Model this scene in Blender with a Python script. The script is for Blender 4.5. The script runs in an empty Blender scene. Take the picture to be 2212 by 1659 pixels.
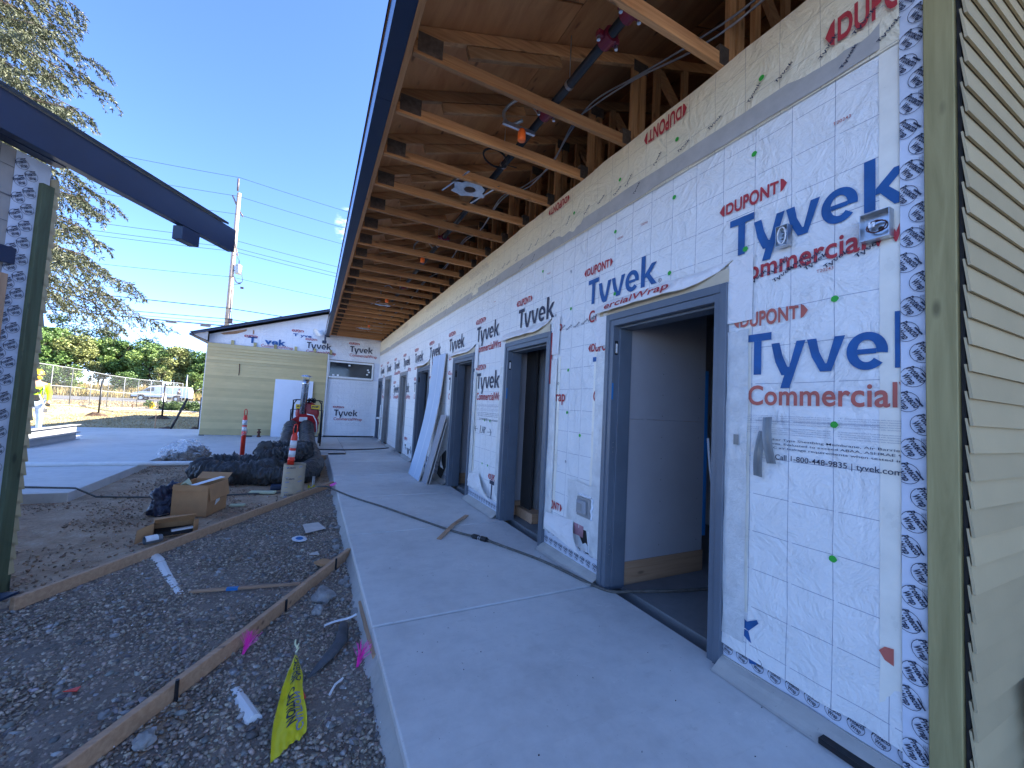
import bpy, bmesh, math, random
import numpy as np
from mathutils import Vector, Matrix, noise
random.seed(7); np.random.seed(7)
PI = math.pi
SC = bpy.context.scene
COL = SC.collection

# ---------------------------------------------------------------- camera
cam = bpy.data.cameras.new('camera'); co = bpy.data.objects.new('camera', cam); COL.objects.link(co)
R = Matrix(((0.8937270906, -0.0722333817, -0.4427575251), (-0.4456155713, -0.0290797654, -0.8947519935), (0.0517556773, 0.9969637435, -0.0581776937)))
co.matrix_world = Matrix.Translation((0, 0, 1.45)) @ R.to_4x4()
cam.sensor_width = 36.0; cam.lens = 863.66 / 2212 * 36; cam.clip_start = 0.05; cam.clip_end = 2000
SC.camera = co

# ---------------------------------------------------------------- light
SUN_EL = math.radians(32.5); SUN_AZ = math.radians(1.0)       # azimuth measured from +X towards +Y
CLOUD_DIR = (.075, 1.0, .405)
w = bpy.data.worlds.new('World'); SC.world = w; w.use_nodes = True
nt = w.node_tree; bg = nt.nodes['Background']
sky = nt.nodes.new('ShaderNodeTexSky'); sky.sky_type = 'NISHITA'; sky.sun_disc = False
sky.sun_elevation = SUN_EL; sky.sun_rotation = math.radians(90) - SUN_AZ
sky.air_density = 0.5; sky.dust_density = 0.2; sky.ozone_density = 2.2; sky.altitude = 1500
hs = nt.nodes.new('ShaderNodeHueSaturation'); hs.inputs['Saturation'].default_value = 1.1
tn = nt.nodes.new('ShaderNodeVectorMath'); tn.operation = 'MULTIPLY'; tn.inputs[1].default_value = (1.0, .94, 1.02)
nt.links.new(sky.outputs[0], hs.inputs['Color']); nt.links.new(hs.outputs[0], tn.inputs[0]); gc = nt.nodes.new('ShaderNodeTexCoord'); cn = nt.nodes.new('ShaderNodeTexNoise'); cn.inputs['Scale'].default_value = 24; cn.inputs['Detail'].default_value = 7; cn.inputs['Roughness'].default_value = .62
cm = nt.nodes.new('ShaderNodeMapping'); cm.inputs['Scale'].default_value = (1, 1, 3.0); nt.links.new(gc.outputs['Generated'], cm.inputs[0]); nt.links.new(cm.outputs[0], cn.inputs['Vector'])
cr = nt.nodes.new('ShaderNodeValToRGB'); cr.color_ramp.elements[0].position = .50; cr.color_ramp.elements[1].position = .72; nt.links.new(cn.outputs['Fac'], cr.inputs[0])
cd_ = nt.nodes.new('ShaderNodeVectorMath'); cd_.operation = 'DOT_PRODUCT'; cd_.inputs[1].default_value = Vector(CLOUD_DIR).normalized(); nt.links.new(gc.outputs['Generated'], cd_.inputs[0])
cq = nt.nodes.new('ShaderNodeMapRange'); cq.inputs[1].default_value = .9984; cq.inputs[2].default_value = 1.0; nt.links.new(cd_.outputs['Value'], cq.inputs[0])
cz = nt.nodes.new('ShaderNodeMath'); cz.operation = 'MULTIPLY'; nt.links.new(cq.outputs[0], cz.inputs[0]); nt.links.new(cr.outputs[0], cz.inputs[1])
cx = nt.nodes.new('ShaderNodeMix'); cx.data_type = 'RGBA'; nt.links.new(cz.outputs[0], cx.inputs[0]); nt.links.new(tn.outputs[0], cx.inputs[6]); cx.inputs[7].default_value = (5, 5.2, 5.8, 1)
nt.links.new(cx.outputs[2], bg.inputs['Color']); bg.inputs['Strength'].default_value = 0.15
sl = bpy.data.lights.new('sun', 'SUN'); sl.energy = 4.6; sl.angle = math.radians(0.5); sl.color = (1.0, 0.93, 0.82)
so = bpy.data.objects.new('sun', sl); COL.objects.link(so)
sd = Vector((math.cos(SUN_EL) * math.cos(SUN_AZ), math.cos(SUN_EL) * math.sin(SUN_AZ), math.sin(SUN_EL)))
so.rotation_euler = sd.to_track_quat('Z', 'Y').to_euler(); so.location = sd * 60
vs = SC.view_settings; vs.view_transform = 'Standard'; vs.look = 'None'; vs.gamma = 1; vs.exposure = 2.55; vs.use_curve_mapping = False
SC.render.engine = 'CYCLES'
cy = SC.cycles; cy.max_bounces = 7; cy.diffuse_bounces = 4; cy.glossy_bounces = 3; cy.transmission_bounces = 4; cy.transparent_max_bounces = 8
cy.use_denoising = True; cy.sample_clamp_indirect = 8.0
try: cy.denoiser = 'OPENIMAGEDENOISE'
except Exception: pass

# ---------------------------------------------------------------- helpers
def obj(name, me, parent=None, loc=None, rot=None):
    o = bpy.data.objects.new(name, me); COL.objects.link(o)
    if parent is not None: o.parent = parent
    if loc is not None: o.location = loc
    if rot is not None: o.rotation_euler = rot
    return o
def tag(o, label=None, cat=None, group=None, kind=None):
    if label: o['label'] = label
    if cat: o['category'] = cat
    if group: o['group'] = group
    if kind: o['kind'] = kind
    return o
def thing(name, label, cat, loc=(0, 0, 0), rot=(0, 0, 0), group=None):
    return tag(obj(name, None, None, loc, rot), label, cat, group)

class MB:
    """collects verts / faces, builds one mesh object"""
    def __init__(s): s.v = []; s.f = []; s.m = []; s.cur = 0
    def add(s, vs, fs):
        n = len(s.v); s.v += [tuple(p) for p in vs]; s.f += [tuple(i + n for i in q) for q in fs]; s.m += [s.cur] * len(fs); return s
    def box(s, x0, x1, y0, y1, z0, z1, M=None, b=0.0):
        if b <= 0:
            v = [(x, y, z) for z in (z0, z1) for y in (y0, y1) for x in (x0, x1)]
            f = [(0, 2, 3, 1), (4, 5, 7, 6), (0, 1, 5, 4), (2, 6, 7, 3), (0, 4, 6, 2), (1, 3, 7, 5)]
        else:
            bm = bmesh.new(); bmesh.ops.create_cube(bm, size=1)
            for q in bm.verts: q.co = Vector(((x0 + x1) / 2 + q.co.x * (x1 - x0), (y0 + y1) / 2 + q.co.y * (y1 - y0), (z0 + z1) / 2 + q.co.z * (z1 - z0)))
            bmesh.ops.bevel(bm, geom=bm.edges[:], offset=b, segments=1, affect='EDGES')
            bm.verts.index_update(); v = [tuple(q.co) for q in bm.verts]; f = [tuple(q.index for q in fc.verts) for fc in bm.faces]; bm.free()
        if M is not None: v = [tuple(M @ Vector(p)) for p in v]
        return s.add(v, f)
    def beam(s, a, b, w, h, up=(0, 0, 1), bev=0.0):
        a = Vector(a); b = Vector(b); d = b - a; L = d.length; d.normalize(); u = Vector(up); r = d.cross(u).normalized(); u = r.cross(d)
        M = Matrix(((d.x, r.x, u.x, a.x), (d.y, r.y, u.y, a.y), (d.z, r.z, u.z, a.z), (0, 0, 0, 1)))
        return s.box(0, L, -w / 2, w / 2, -h / 2, h / 2, M, bev)
    def tube(s, pts, r, n=8, cap=True, rf=None):
        pts = [Vector(p) for p in pts]; N = len(pts); vs = []; fs = []; pr = None
        for i, p in enumerate(pts):
            d = (pts[min(i + 1, N - 1)] - pts[max(i - 1, 0)]).normalized()
            if pr is None:
                pr = Vector((0, 0, 1)) if abs(d.z) < .9 else Vector((1, 0, 0))
            x = (pr - d * pr.dot(d)).normalized(); y = d.cross(x); pr = x
            for k in range(n):
                a = 2 * PI * k / n; rr = (r[i] if isinstance(r, (list, tuple)) else r)
                if rf: rr *= rf(i, k)
                vs.append(p + (x * math.cos(a) + y * math.sin(a)) * rr)
        for i in range(N - 1):
            for k in range(n): fs.append((i * n + k, i * n + (k + 1) % n, (i + 1) * n + (k + 1) % n, (i + 1) * n + k))
        if cap: fs.append(tuple(range(n - 1, -1, -1))); fs.append(tuple((N - 1) * n + k for k in range(n)))
        return s.add(vs, fs)
    def lathe(s, prof, c=(0, 0, 0), n=16, M=None):
        vs = []; fs = []
        for (r, z) in prof:
            for k in range(n):
                a = 2 * PI * k / n; vs.append((c[0] + r * math.cos(a), c[1] + r * math.sin(a), c[2] + z))
        if M is not None: vs = [tuple(M @ Vector(p)) for p in vs]
        for i in range(len(prof) - 1):
            for k in range(n): fs.append((i * n + k, i * n + (k + 1) % n, (i + 1) * n + (k + 1) % n, (i + 1) * n + k))
        fs.append(tuple(range(n - 1, -1, -1))); fs.append(tuple((len(prof) - 1) * n + k for k in range(n)))
        return s.add(vs, fs)
    def grid(s, fn, nu, nv, skip=None):
        vs = [fn(i / nu, j / nv) for j in range(nv + 1) for i in range(nu + 1)]
        fs = [(j * (nu + 1) + i, j * (nu + 1) + i + 1, (j + 1) * (nu + 1) + i + 1, (j + 1) * (nu + 1) + i) for j in range(nv) for i in range(nu) if not (skip and skip(i, j))]
        return s.add(vs, fs)
    def mesh(s, name, mats, smooth=False):
        me = bpy.data.meshes.new(name); me.from_pydata(s.v, [], s.f)
        for m in (mats if isinstance(mats, (list, tuple)) else [mats]): me.materials.append(m)
        if isinstance(mats, (list, tuple)): me.polygons.foreach_set('material_index', s.m)
        if smooth: me.polygons.foreach_set('use_smooth', [True] * len(s.f))
        me.update(); return me
    def build(s, name, mats, parent=None, smooth=False, loc=None, rot=None):
        return obj(name, s.mesh(name, mats, smooth), parent, loc, rot)
def npmesh(name, V, F, mat, smooth=False, cols=None):
    V = np.asarray(V, dtype=np.float32); F = np.asarray(F, dtype=np.int32); k = F.shape[1]
    me = bpy.data.meshes.new(name); me.vertices.add(len(V)); me.vertices.foreach_set('co', V.ravel())
    me.loops.add(F.size); me.loops.foreach_set('vertex_index', F.ravel()); me.polygons.add(len(F))
    me.polygons.foreach_set('loop_start', np.arange(0, F.size, k, dtype=np.int32))
    if cols is not None:
        at = me.color_attributes.new('tone', 'FLOAT_COLOR', 'POINT'); c4 = np.ones((len(V), 4), dtype=np.float32); c4[:, :3] = cols; at.data.foreach_set('color', c4.ravel())
    me.update(calc_edges=True); me.validate()
    if smooth: me.polygons.foreach_set('use_smooth', np.ones(len(F), dtype=bool))
    for m in (mat if isinstance(mat, (list, tuple)) else [mat]): me.materials.append(m)
    return me
def copytree(o, parent=None, loc=None, rot=None):
    c = o.copy(); COL.objects.link(c); c.parent = parent
    if loc is not None: c.location = loc
    if rot is not None: c.rotation_euler = rot
    for ch in list(o.children): copytree(ch, c)
    return c

# ---------------------------------------------------------------- materials
class NT:
    def __init__(s, name):
        s.mat = bpy.data.materials.new(name); s.mat.use_nodes = True; s.n = s.mat.node_tree.nodes; s.l = s.mat.node_tree.links; s.b = s.n['Principled BSDF']
    def node(s, t, **k):
        q = s.n.new(t)
        for a, v in k.items(): setattr(q, a, v)
        return q
    def link(s, a, b): s.l.new(a, b)
    def coord(s, scale=(1, 1, 1), kind='Object', rnd=False):
        tc = s.node('ShaderNodeTexCoord'); mp = s.node('ShaderNodeMapping'); mp.inputs['Scale'].default_value = scale
        s.link(tc.outputs[kind], mp.inputs['Vector'])
        if rnd:
            oi = s.node('ShaderNodeObjectInfo'); mu = s.node('ShaderNodeMath', operation='MULTIPLY'); mu.inputs[1].default_value = 57.0
            s.link(oi.outputs['Random'], mu.inputs[0]); s.link(mu.outputs[0], mp.inputs['Location'])
        return mp.outputs[0]
    def noise(s, vec, scale=5, detail=4, rough=0.55, dist=0.0):
        q = s.node('ShaderNodeTexNoise'); q.inputs['Scale'].default_value = scale; q.inputs['Detail'].default_value = detail; q.inputs['Roughness'].default_value = rough; q.inputs['Distortion'].default_value = dist
        s.link(vec, q.inputs['Vector']); return q.outputs['Fac']
    def ramp(s, fac, stops):
        q = s.node('ShaderNodeValToRGB'); e = q.color_ramp.elements
        while len(e) > 1: e.remove(e[-1])
        e[0].position = stops[0][0]; e[0].color = (*stops[0][1], 1) if hasattr(stops[0][1], '__len__') else (stops[0][1],) * 3 + (1,)
        for p, c in stops[1:]:
            x = e.new(p); x.color = (*c, 1) if hasattr(c, '__len__') else (c, c, c, 1)
        s.link(fac, q.inputs[0]); return q.outputs[0]
    def mix(s, fac, a, b, mode='MIX'):
        q = s.node('ShaderNodeMix', data_type='RGBA', blend_type=mode)
        for i, v in ((0, fac), (6, a), (7, b)):
            if hasattr(v, 'is_output') or isinstance(v, bpy.types.NodeSocket): s.link(v, q.inputs[i])
            elif i == 0: q.inputs[0].default_value = v
            else: q.inputs[i].default_value = (*v, 1)
        return q.outputs[2]
    def math(s, op, a, b=None, c=None):
        q = s.node('ShaderNodeMath', operation=op)
        for i, v in enumerate((a, b, c)):
            if v is None: continue
            if isinstance(v, bpy.types.NodeSocket): s.link(v, q.inputs[i])
            else: q.inputs[i].default_value = v
        return q.outputs[0]
    def bump(s, h, strength=.3, dist=.01):
        q = s.node('ShaderNodeBump'); q.inputs['Strength'].default_value = strength; q.inputs['Distance'].default_value = dist
        s.link(h, q.inputs['Height']); s.link(q.outputs[0], s.b.inputs['Normal']); return q
    def set(s, col=None, rough=None, metal=None, **k):
        if col is not None:
            if isinstance(col, bpy.types.NodeSocket): s.link(col, s.b.inputs['Base Color'])
            else: s.b.inputs['Base Color'].default_value = (*col, 1)
        if rough is not None:
            if isinstance(rough, bpy.types.NodeSocket): s.link(rough, s.b.inputs['Roughness'])
            else: s.b.inputs['Roughness'].default_value = rough
        if metal is not None: s.b.inputs['Metallic'].default_value = metal
        for a, v in k.items(): s.b.inputs[a.replace('_', ' ')].default_value = v
        return s.mat

def m_plain(name, col, rough=.6, metal=0, var=.12, scale=6, bump=.15, bscale=40, dirt=None, bdist=.003):
    n = NT(name); v = n.coord(rnd=True); f = n.noise(v, scale, 5, .6)
    lo = tuple(c * (1 - var) for c in col); hi = tuple(min(1, c * (1 + var)) for c in col)
    c = n.ramp(f, [(.3, lo), (.7, hi)])
    if dirt:
        g = n.ramp(n.noise(v, scale * .35, 7, .7), [(.52, 0), (.72, 1)]); c = n.mix(n.math('MULTIPLY', g, dirt[1]), c, dirt[0])
    if 'siding' in name:
        oi = n.node('ShaderNodeObjectInfo'); mul = n.node('ShaderNodeVectorMath', operation='SCALE'); n.link(c, mul.inputs[0]); n.link(n.math('MULTIPLY_ADD', oi.outputs['Random'], .20, .88), mul.inputs['Scale']); c = mul.outputs[0]
    n.set(c, n.math('MULTIPLY_ADD', f, .2, rough - .1), metal)
    n.bump(n.noise(v, bscale, 4), bump, bdist); return n.mat

def m_wood(name, axis, a, b, knots=True, rough=.7, grain=1.0, ring=38):
    n = NT(name); sc = [ring, ring, ring]; sc['XYZ'.index(axis)] = 1.6
    v = n.coord(sc, rnd=True); g = n.noise(v, 1.0, 5, .62, .6)
    sc2 = [3, 3, 3]; sc2['XYZ'.index(axis)] = .7
    big = n.noise(n.coord(sc2, rnd=True), 1.0, 3)
    oi = n.node('ShaderNodeObjectInfo')
    c = n.ramp(g, [(.30, b), (.48, tuple((x + y) / 2 for x, y in zip(a, b))), (.66, a)])
    c = n.mix(n.math('MULTIPLY', big, .55), c, tuple(x * .62 for x in b))
    tone = n.math('MULTIPLY_ADD', oi.outputs['Random'], .55, .72)
    mul = n.node('ShaderNodeVectorMath', operation='SCALE'); n.link(c, mul.inputs[0]); n.link(tone, mul.inputs['Scale']); c = mul.outputs[0]
    if knots:
        vo = n.node('ShaderNodeTexVoronoi'); sc3 = [9, 9, 9]; sc3['XYZ'.index(axis)] = 3.2; n.link(n.coord(sc3, rnd=True), vo.inputs['Vector']); vo.inputs['Scale'].default_value = 1.0
        k = n.ramp(vo.outputs['Distance'], [(.06, 1), (.16, 0)]); c = n.mix(n.math('MULTIPLY', k, .75), c, tuple(x * .30 for x in b))
    n.set(c, rough); n.bump(g, .25, .002); return n.mat

M = {}
LUM_A, LUM_B = (.66, .35, .14), (.38, .155, .05)
for ax in 'XYZ': M['fir' + ax] = m_wood('fir_lumber_' + ax, ax, LUM_A, LUM_B)
for ax in 'XYZ': M['form' + ax] = m_wood('form_lumber_' + ax, ax, (.60, .38, .23), (.44, .25, .14))
M['ptZ'] = m_wood('treated_lumber', 'Z', (.54, .45, .20), (.34, .28, .11), ring=22)
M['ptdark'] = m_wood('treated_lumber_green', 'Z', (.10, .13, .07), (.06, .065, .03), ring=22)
M['ply'] = m_wood('plywood_sheathing', 'Y', (.66, .31, .11), (.42, .15, .045), ring=7)
M['osb'] = m_plain('strand_board', (.23, .15, .08), .8, var=.35, scale=22, bump=.3, bscale=30)
M['navy'] = m_plain('navy_paint', (.016, .030, .070), .38, var=.1, scale=3, bump=.05, bscale=60)
M['filmmetal'] = m_plain('gutter_metal', (.16, .20, .26), .16, .85, var=.05, scale=1.5, bump=.12, bscale=3, bdist=.01)
M['frame'] = m_plain('door_frame_paint', (.105, .130, .165), .42, var=.1, scale=3, bump=.08, bscale=90, dirt=((.22, .23, .24), .25))
M['frame2'] = m_plain('galvanised_frame', (.30, .30, .30), .5, .3, var=.15, scale=3, bump=.1)
M['black'] = m_plain('black_plastic', (.012, .012, .014), .5, var=.2)
M['blackmetal'] = m_plain('black_steel', (.018, .018, .020), .42, .2, var=.2)
M['galv'] = m_plain('galvanised_steel', (.52, .54, .56), .34, .9, var=.22, scale=14, bump=.1)
M['duct'] = m_plain('stove_pipe', (.62, .64, .66), .26, .95, var=.12, scale=5, bump=.1, bscale=5, bdist=.01)
M['red'] = m_plain('red_paint', (.36, .010, .018), .38, var=.1, bump=.06)
M['redplastic'] = m_plain('red_orange_plastic', (.80, .045, .02), .45, var=.08, bump=.06)
M['orange'] = m_plain('orange_plastic', (.95, .16, .02), .45, var=.05)
M['whiteband'] = m_plain('reflective_band', (.72, .72, .72), .35, var=.12, scale=20)
M['white'] = m_plain('white_paint', (.80, .80, .79), .45, var=.04)
M['vanwhite'] = m_plain('van_paint', (.82, .83, .84), .22, var=.02, bump=.0)
M['pvc'] = m_plain('white_pvc', (.84, .83, .80), .35, var=.05, scale=8, dirt=((.50, .46, .38), .35))
M['card'] = m_plain('cardboard', (.50, .27, .125), .85, var=.08, scale=9, bump=.12, bscale=30)
M['tubecard'] = m_plain('form_tube_card', (.43, .34, .23), .7, var=.1, scale=9)
M['cable'] = m_plain('metal_clad_cable', (.40, .42, .45), .35, .7, bump=.5, bscale=160)
M['rubber'] = m_plain('hose_rubber', (.10, .095, .085), .75, var=.3, scale=14, dirt=((.26, .24, .21), .7))
M['foam'] = m_plain('yellow_foam', (.62, .62, .40), .8)
M['brass'] = m_plain('dull_steel', (.32, .30, .27), .35, .8)
M['blueboard'] = m_plain('blue_gypsum_face', (.47, .56, .68), .75, var=.05, scale=2)
M['purpleboard'] = m_plain('grey_gypsum_face', (.31, .31, .335), .85, var=.06, scale=2, bump=.05)
M['gypedge'] = m_plain('gypsum_core', (.62, .56, .50), .9)
M['whiteboard'] = m_plain('white_panel', (.74, .77, .82), .45, var=.05, scale=2)
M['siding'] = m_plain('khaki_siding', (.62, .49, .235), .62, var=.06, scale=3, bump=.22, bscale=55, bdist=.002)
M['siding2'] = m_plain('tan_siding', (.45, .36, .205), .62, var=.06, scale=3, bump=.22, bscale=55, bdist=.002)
M['shingle'] = m_plain('dark_shingle', (.045, .050, .055), .9, var=.3, scale=30, bump=.5, bscale=60)
M['bluetape'] = m_plain('blue_tape', (.01, .16, .42), .5)
M['greytape'] = m_plain('grey_duct_tape', (.20, .215, .22), .32, .1, var=.2, scale=8, bump=.3, bscale=12)
M['dark'] = m_plain('dark_interior', (.035, .032, .03), .9)
M['limepaint'] = m_plain('hi_vis_lime', (.55, .95, .02), .7, var=.1)
M['skin'] = m_plain('skin', (.42, .25, .17), .55)
M['jeans'] = m_plain('faded_denim', (.33, .42, .55), .85, var=.25, scale=8)
M['yellow'] = m_plain('yellow_paint', (.80, .52, .02), .5)
M['polewood'] = m_wood('pole_wood', 'Z', (.50, .41, .33), (.33, .26, .20), knots=False, ring=12)
M['glass'] = m_plain('dark_glass', (.02, .025, .03), .06, var=.05, bump=0)
M['rust'] = m_plain('rusty_iron', (.10, .035, .02), .8, var=.4, scale=20)
M['pink'] = m_plain('pink_nylon', (.95, .05, .45), .5, var=.1)
M['ink_blue'] = m_plain('blue_ink', (.012, .095, .29), .6, var=.22, scale=9, bump=.1, bscale=12)
M['ink_red'] = m_plain('red_ink', (.42, .035, .045), .6, var=.15, scale=12)
M['ink_salmon'] = m_plain('faded_red_ink', (.48, .12, .09), .6, var=.15, scale=12)
M['ink_dark'] = m_plain('dark_ink', (.022, .028, .06), .6, var=.2)
M['ink_grey'] = m_plain('grey_ink', (.25, .26, .32), .6)
M['ink_green'] = m_plain('green_ink', (.03, .38, .04), .6)
M['caution'] = m_plain('caution_film', (.66, .56, .015), .4, var=.08, scale=8, bump=.3, bscale=14)
M['tornwrap'] = m_plain('housewrap_underside', (.60, .52, .38), .7, var=.14, scale=5, bump=.3, bscale=9, bdist=.01)

def m_wrap(name, base, lines=True, inkc=(.16, .17, .26), off=(0.839, 0.0), amt=.75):
    """white house wrap: sheet colour, printed guide lines, creases"""
    n = NT(name); geo = n.node('ShaderNodeNewGeometry'); sep = n.node('ShaderNodeSeparateXYZ'); n.link(geo.outputs['Position'], sep.inputs[0])
    pos = geo.outputs['Position']
    f = n.noise(pos, 2.2, 5, .6); c = n.ramp(f, [(.3, tuple(x * .93 for x in base)), (.7, base)])
    sm = n.ramp(n.noise(pos, 7, 6, .75), [(.58, 0), (.74, 1)]); c = n.mix(n.math('MULTIPLY', sm, .30), c, (.55, .53, .46))
    if lines:
        wob = n.math('MULTIPLY', n.math('SUBTRACT', n.noise(pos, 3.0, 2), .5), .012)
        def line(sock, off, per, wd):
            t = n.math('ADD', sock, wob); t = n.math('SUBTRACT', t, off - per * 40); t = n.math('MODULO', t, per); t = n.math('SUBTRACT', t, per * .5)
            t = n.math('ABSOLUTE', t); t = n.math('SUBTRACT', per * .5, t); return n.math('LESS_THAN', t, wd), t
        ver, _ = line(sep.outputs['Y' if off[0] is not None and not name.startswith('gable') else 'X'], off[0], .2045, .0016)
        hor, _ = line(sep.outputs['Z'], off[1], .2072, .0016)
        # horizontal guide lines are broken beside each vertical one
        gap, t2 = line(sep.outputs['Y' if not name.startswith('gable') else 'X'], off[0] - .012, .2045, .008)
        hor = n.math('MULTIPLY', hor, n.math('SUBTRACT', 1.0, gap))
        k = n.math('MAXIMUM', ver, hor); c = n.mix(n.math('MULTIPLY', k, amt), c, inkc)
    n.set(c, .42)
    cr = n.noise(pos, 1.0, 2, .5); v2 = n.node('ShaderNodeVectorMath', operation='MULTIPLY'); n.link(pos, v2.inputs[0]); v2.inputs[1].default_value = (1, 1, 1)
    w1 = n.noise(v2.outputs[0], 5.0, 6, .62, 1.8); w2 = n.noise(v2.outputs[0], 26.0, 4, .6, .8)
    n.bump(n.math('MULTIPLY_ADD', w2, .22, w1), .85, .028); return n.mat
M['wrap'] = m_wrap('housewrap', (.84, .84, .82))
M['wrapband'] = m_wrap('housewrap_band', (.84, .75, .55), inkc=(.25, .20, .17), off=(.90, .093), amt=.55)  # same wrap, with warm bounce from the eave wood put into its colour
M['wrapfar'] = m_wrap('gable_housewrap', (.78, .79, .81), amt=.35)
M['wrapplain'] = m_wrap('housewrap_plain', (.84, .82, .80), lines=False)
def m_flash():
    n = NT('flashing_tape'); geo = n.node('ShaderNodeNewGeometry'); pos = geo.outputs['Position']
    f = n.noise(pos, 9, 5, .6); c = n.ramp(f, [(.3, (.55, .56, .55)), (.7, (.74, .75, .74))])
    n.set(c, .34, .15); n.bump(n.math('MULTIPLY_ADD', n.noise(pos, 30, 4, .6, 1.5), .6, n.noise(pos, 7, 3, .6, 1.0)), .75, .015); return n.mat
M['flash'] = m_flash()
M['edgetape'] = m_plain('yellowed_tape', (.84, .80, .69), .3, var=.07, scale=7, bump=.3, bscale=10, bdist=.01)
M['laptape'] = m_plain('seam_tape', (.43, .41, .38), .45, var=.1, scale=10, bump=.4, bscale=9, bdist=.01)
M['labeltape'] = m_plain('corner_flashing_film', (.62, .66, .74), .38, var=.08, scale=5, bump=.35, bscale=9, bdist=.01)

def m_concrete(name, base, stain=.35, dark=(.24, .25, .25)):
    n = NT(name); pos = n.node('ShaderNodeNewGeometry').outputs['Position']
    a = n.noise(pos, .9, 6, .6); b = n.noise(pos, 5.5, 8, .68); s = n.node('ShaderNodeVectorMath', operation='MULTIPLY'); n.link(pos, s.inputs[0]); s.inputs[1].default_value = (1.2, 9, 1)
    st = n.noise(s.outputs[0], 3, 5, .6)
    c = n.ramp(n.math('MULTIPLY_ADD', a, .55, n.math('MULTIPLY', b, .45)), [(.34, tuple(x * .80 for x in base)), (.52, base), (.68, tuple(min(1, x * 1.13) for x in base))])
    c = n.mix(n.math('MULTIPLY', n.ramp(b, [(.60, 0), (.74, 1)]), stain), c, dark)
    c = n.mix(n.math('MULTIPLY', n.ramp(n.noise(pos, 2.3, 7, .75, .7), [(.60, 0), (.66, 1)]), .28), c, tuple(min(1, x * 1.35) for x in base))
    c = n.mix(n.math('MULTIPLY', n.ramp(st, [(.58, 0), (.72, 1)]), .18), c, dark)
    sp = n.noise(pos, 46, 3, .6); c = n.mix(n.math('MULTIPLY', n.ramp(sp, [(.69, 0), (.73, 1)]), .45), c, (.16, .15, .13))
    n.set(c, .72); n.bump(n.math('MULTIPLY_ADD', n.noise(pos, 160, 3), .5, b), .22, .006); return n.mat
M['conc'] = m_concrete('sidewalk_concrete', (.70, .68, .64), .5, (.40, .38, .34))
M['conc2'] = m_concrete('patio_concrete', (.64, .62, .58), .15)
M['mortar'] = m_concrete('mortar', (.50, .475, .43), .3)
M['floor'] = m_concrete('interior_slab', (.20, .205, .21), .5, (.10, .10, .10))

def m_ground(name, cols, s1=3, s2=40, bump=.6, bd=.02):
    n = NT(name); pos = n.node('ShaderNodeNewGeometry').outputs['Position']
    a = n.noise(pos, s1, 8, .66); b = n.noise(pos, s2, 6, .7)
    c = n.ramp(n.math('MULTIPLY_ADD', a, .6, n.math('MULTIPLY', b, .4)), cols)
    n.set(c, .95); n.bump(n.math('MULTIPLY_ADD', b, .5, a), bump, bd); return n.mat
M['dirt'] = m_ground('packed_dirt', [(.34, (.26, .165, .10)), (.5, (.44, .30, .19)), (.60, (.52, .385, .265)), (.70, (.62, .54, .45))], 2.6, 30)
M['gravelbed'] = m_ground('gravel_bed', [(.35, (.15, .12, .095)), (.55, (.27, .215, .17)), (.7, (.36, .30, .25))], 6, 70)
M['field'] = m_ground('dry_lawn', [(.32, (.19, .17, .08)), (.48, (.36, .31, .16)), (.60, (.50, .42, .25)), (.72, (.42, .31, .19))], .55, 7, .6, .05)
M['fieldfar'] = m_ground('far_verge', [(.35, (.16, .13, .10)), (.55, (.25, .20, .16)), (.7, (.33, .27, .20))], .3, 3, .5, .1)
M['road'] = m_ground('asphalt', [(.3, (.10, .10, .10)), (.7, (.15, .15, .15))], .5, 40, .2, .01)
def m_tone(name, rough=.9, trans=0.0):
    n = NT(name); at = n.node('ShaderNodeAttribute'); at.attribute_name = 'tone'; pos = n.node('ShaderNodeNewGeometry').outputs['Position']
    f = n.noise(pos, 35, 4, .6); c = n.mix(.35, at.outputs['Color'], n.ramp(f, [(.3, (0, 0, 0)), (.7, (1, 1, 1))]), 'OVERLAY'); n.set(c, rough); return n.mat
M['stone'] = m_tone('crushed_stone', .9)
M['leaf'] = m_tone('leaf', .6)
M['bark'] = m_plain('bark', (.13, .09, .065), .95, var=.3, scale=6, bump=.8, bscale=14, bdist=.02)
def m_bag():
    n = NT('clear_film'); n.b.inputs['Base Color'].default_value = (.85, .88, .92, 1); n.b.inputs['Roughness'].default_value = .22
    v = n.coord(); f = n.noise(v, 7, 5, .6, 1.5); n.bump(f, .9, .03)
    tr = n.node('ShaderNodeBsdfTransparent'); mx = n.node('ShaderNodeMixShader'); r = n.ramp(f, [(.40, .03), (.66, .50)]); n.link(r, mx.inputs[0]); n.link(tr.outputs[0], mx.inputs[1]); n.link(n.b.outputs[0], mx.inputs[2])
    n.link(mx.outputs[0], n.n['Material Output'].inputs['Surface']); return n.mat
M['bag'] = m_bag()
def m_fabric(name, col, sheen=.35):
    n = NT(name); v = n.coord(); f = n.noise(v, 9, 5, .6, .6); n.set(n.ramp(f, [(.3, tuple(x * .7 for x in col)), (.7, tuple(x * 1.5 for x in col))]), .42); n.bump(n.noise(v, 16, 5, .6, 1.0), .7, .015); return n.mat
M['ductcloth'] = m_fabric('black_duct_cloth', (.045, .043, .042))
M['trashbag'] = m_fabric('navy_film', (.018, .022, .045))

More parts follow.
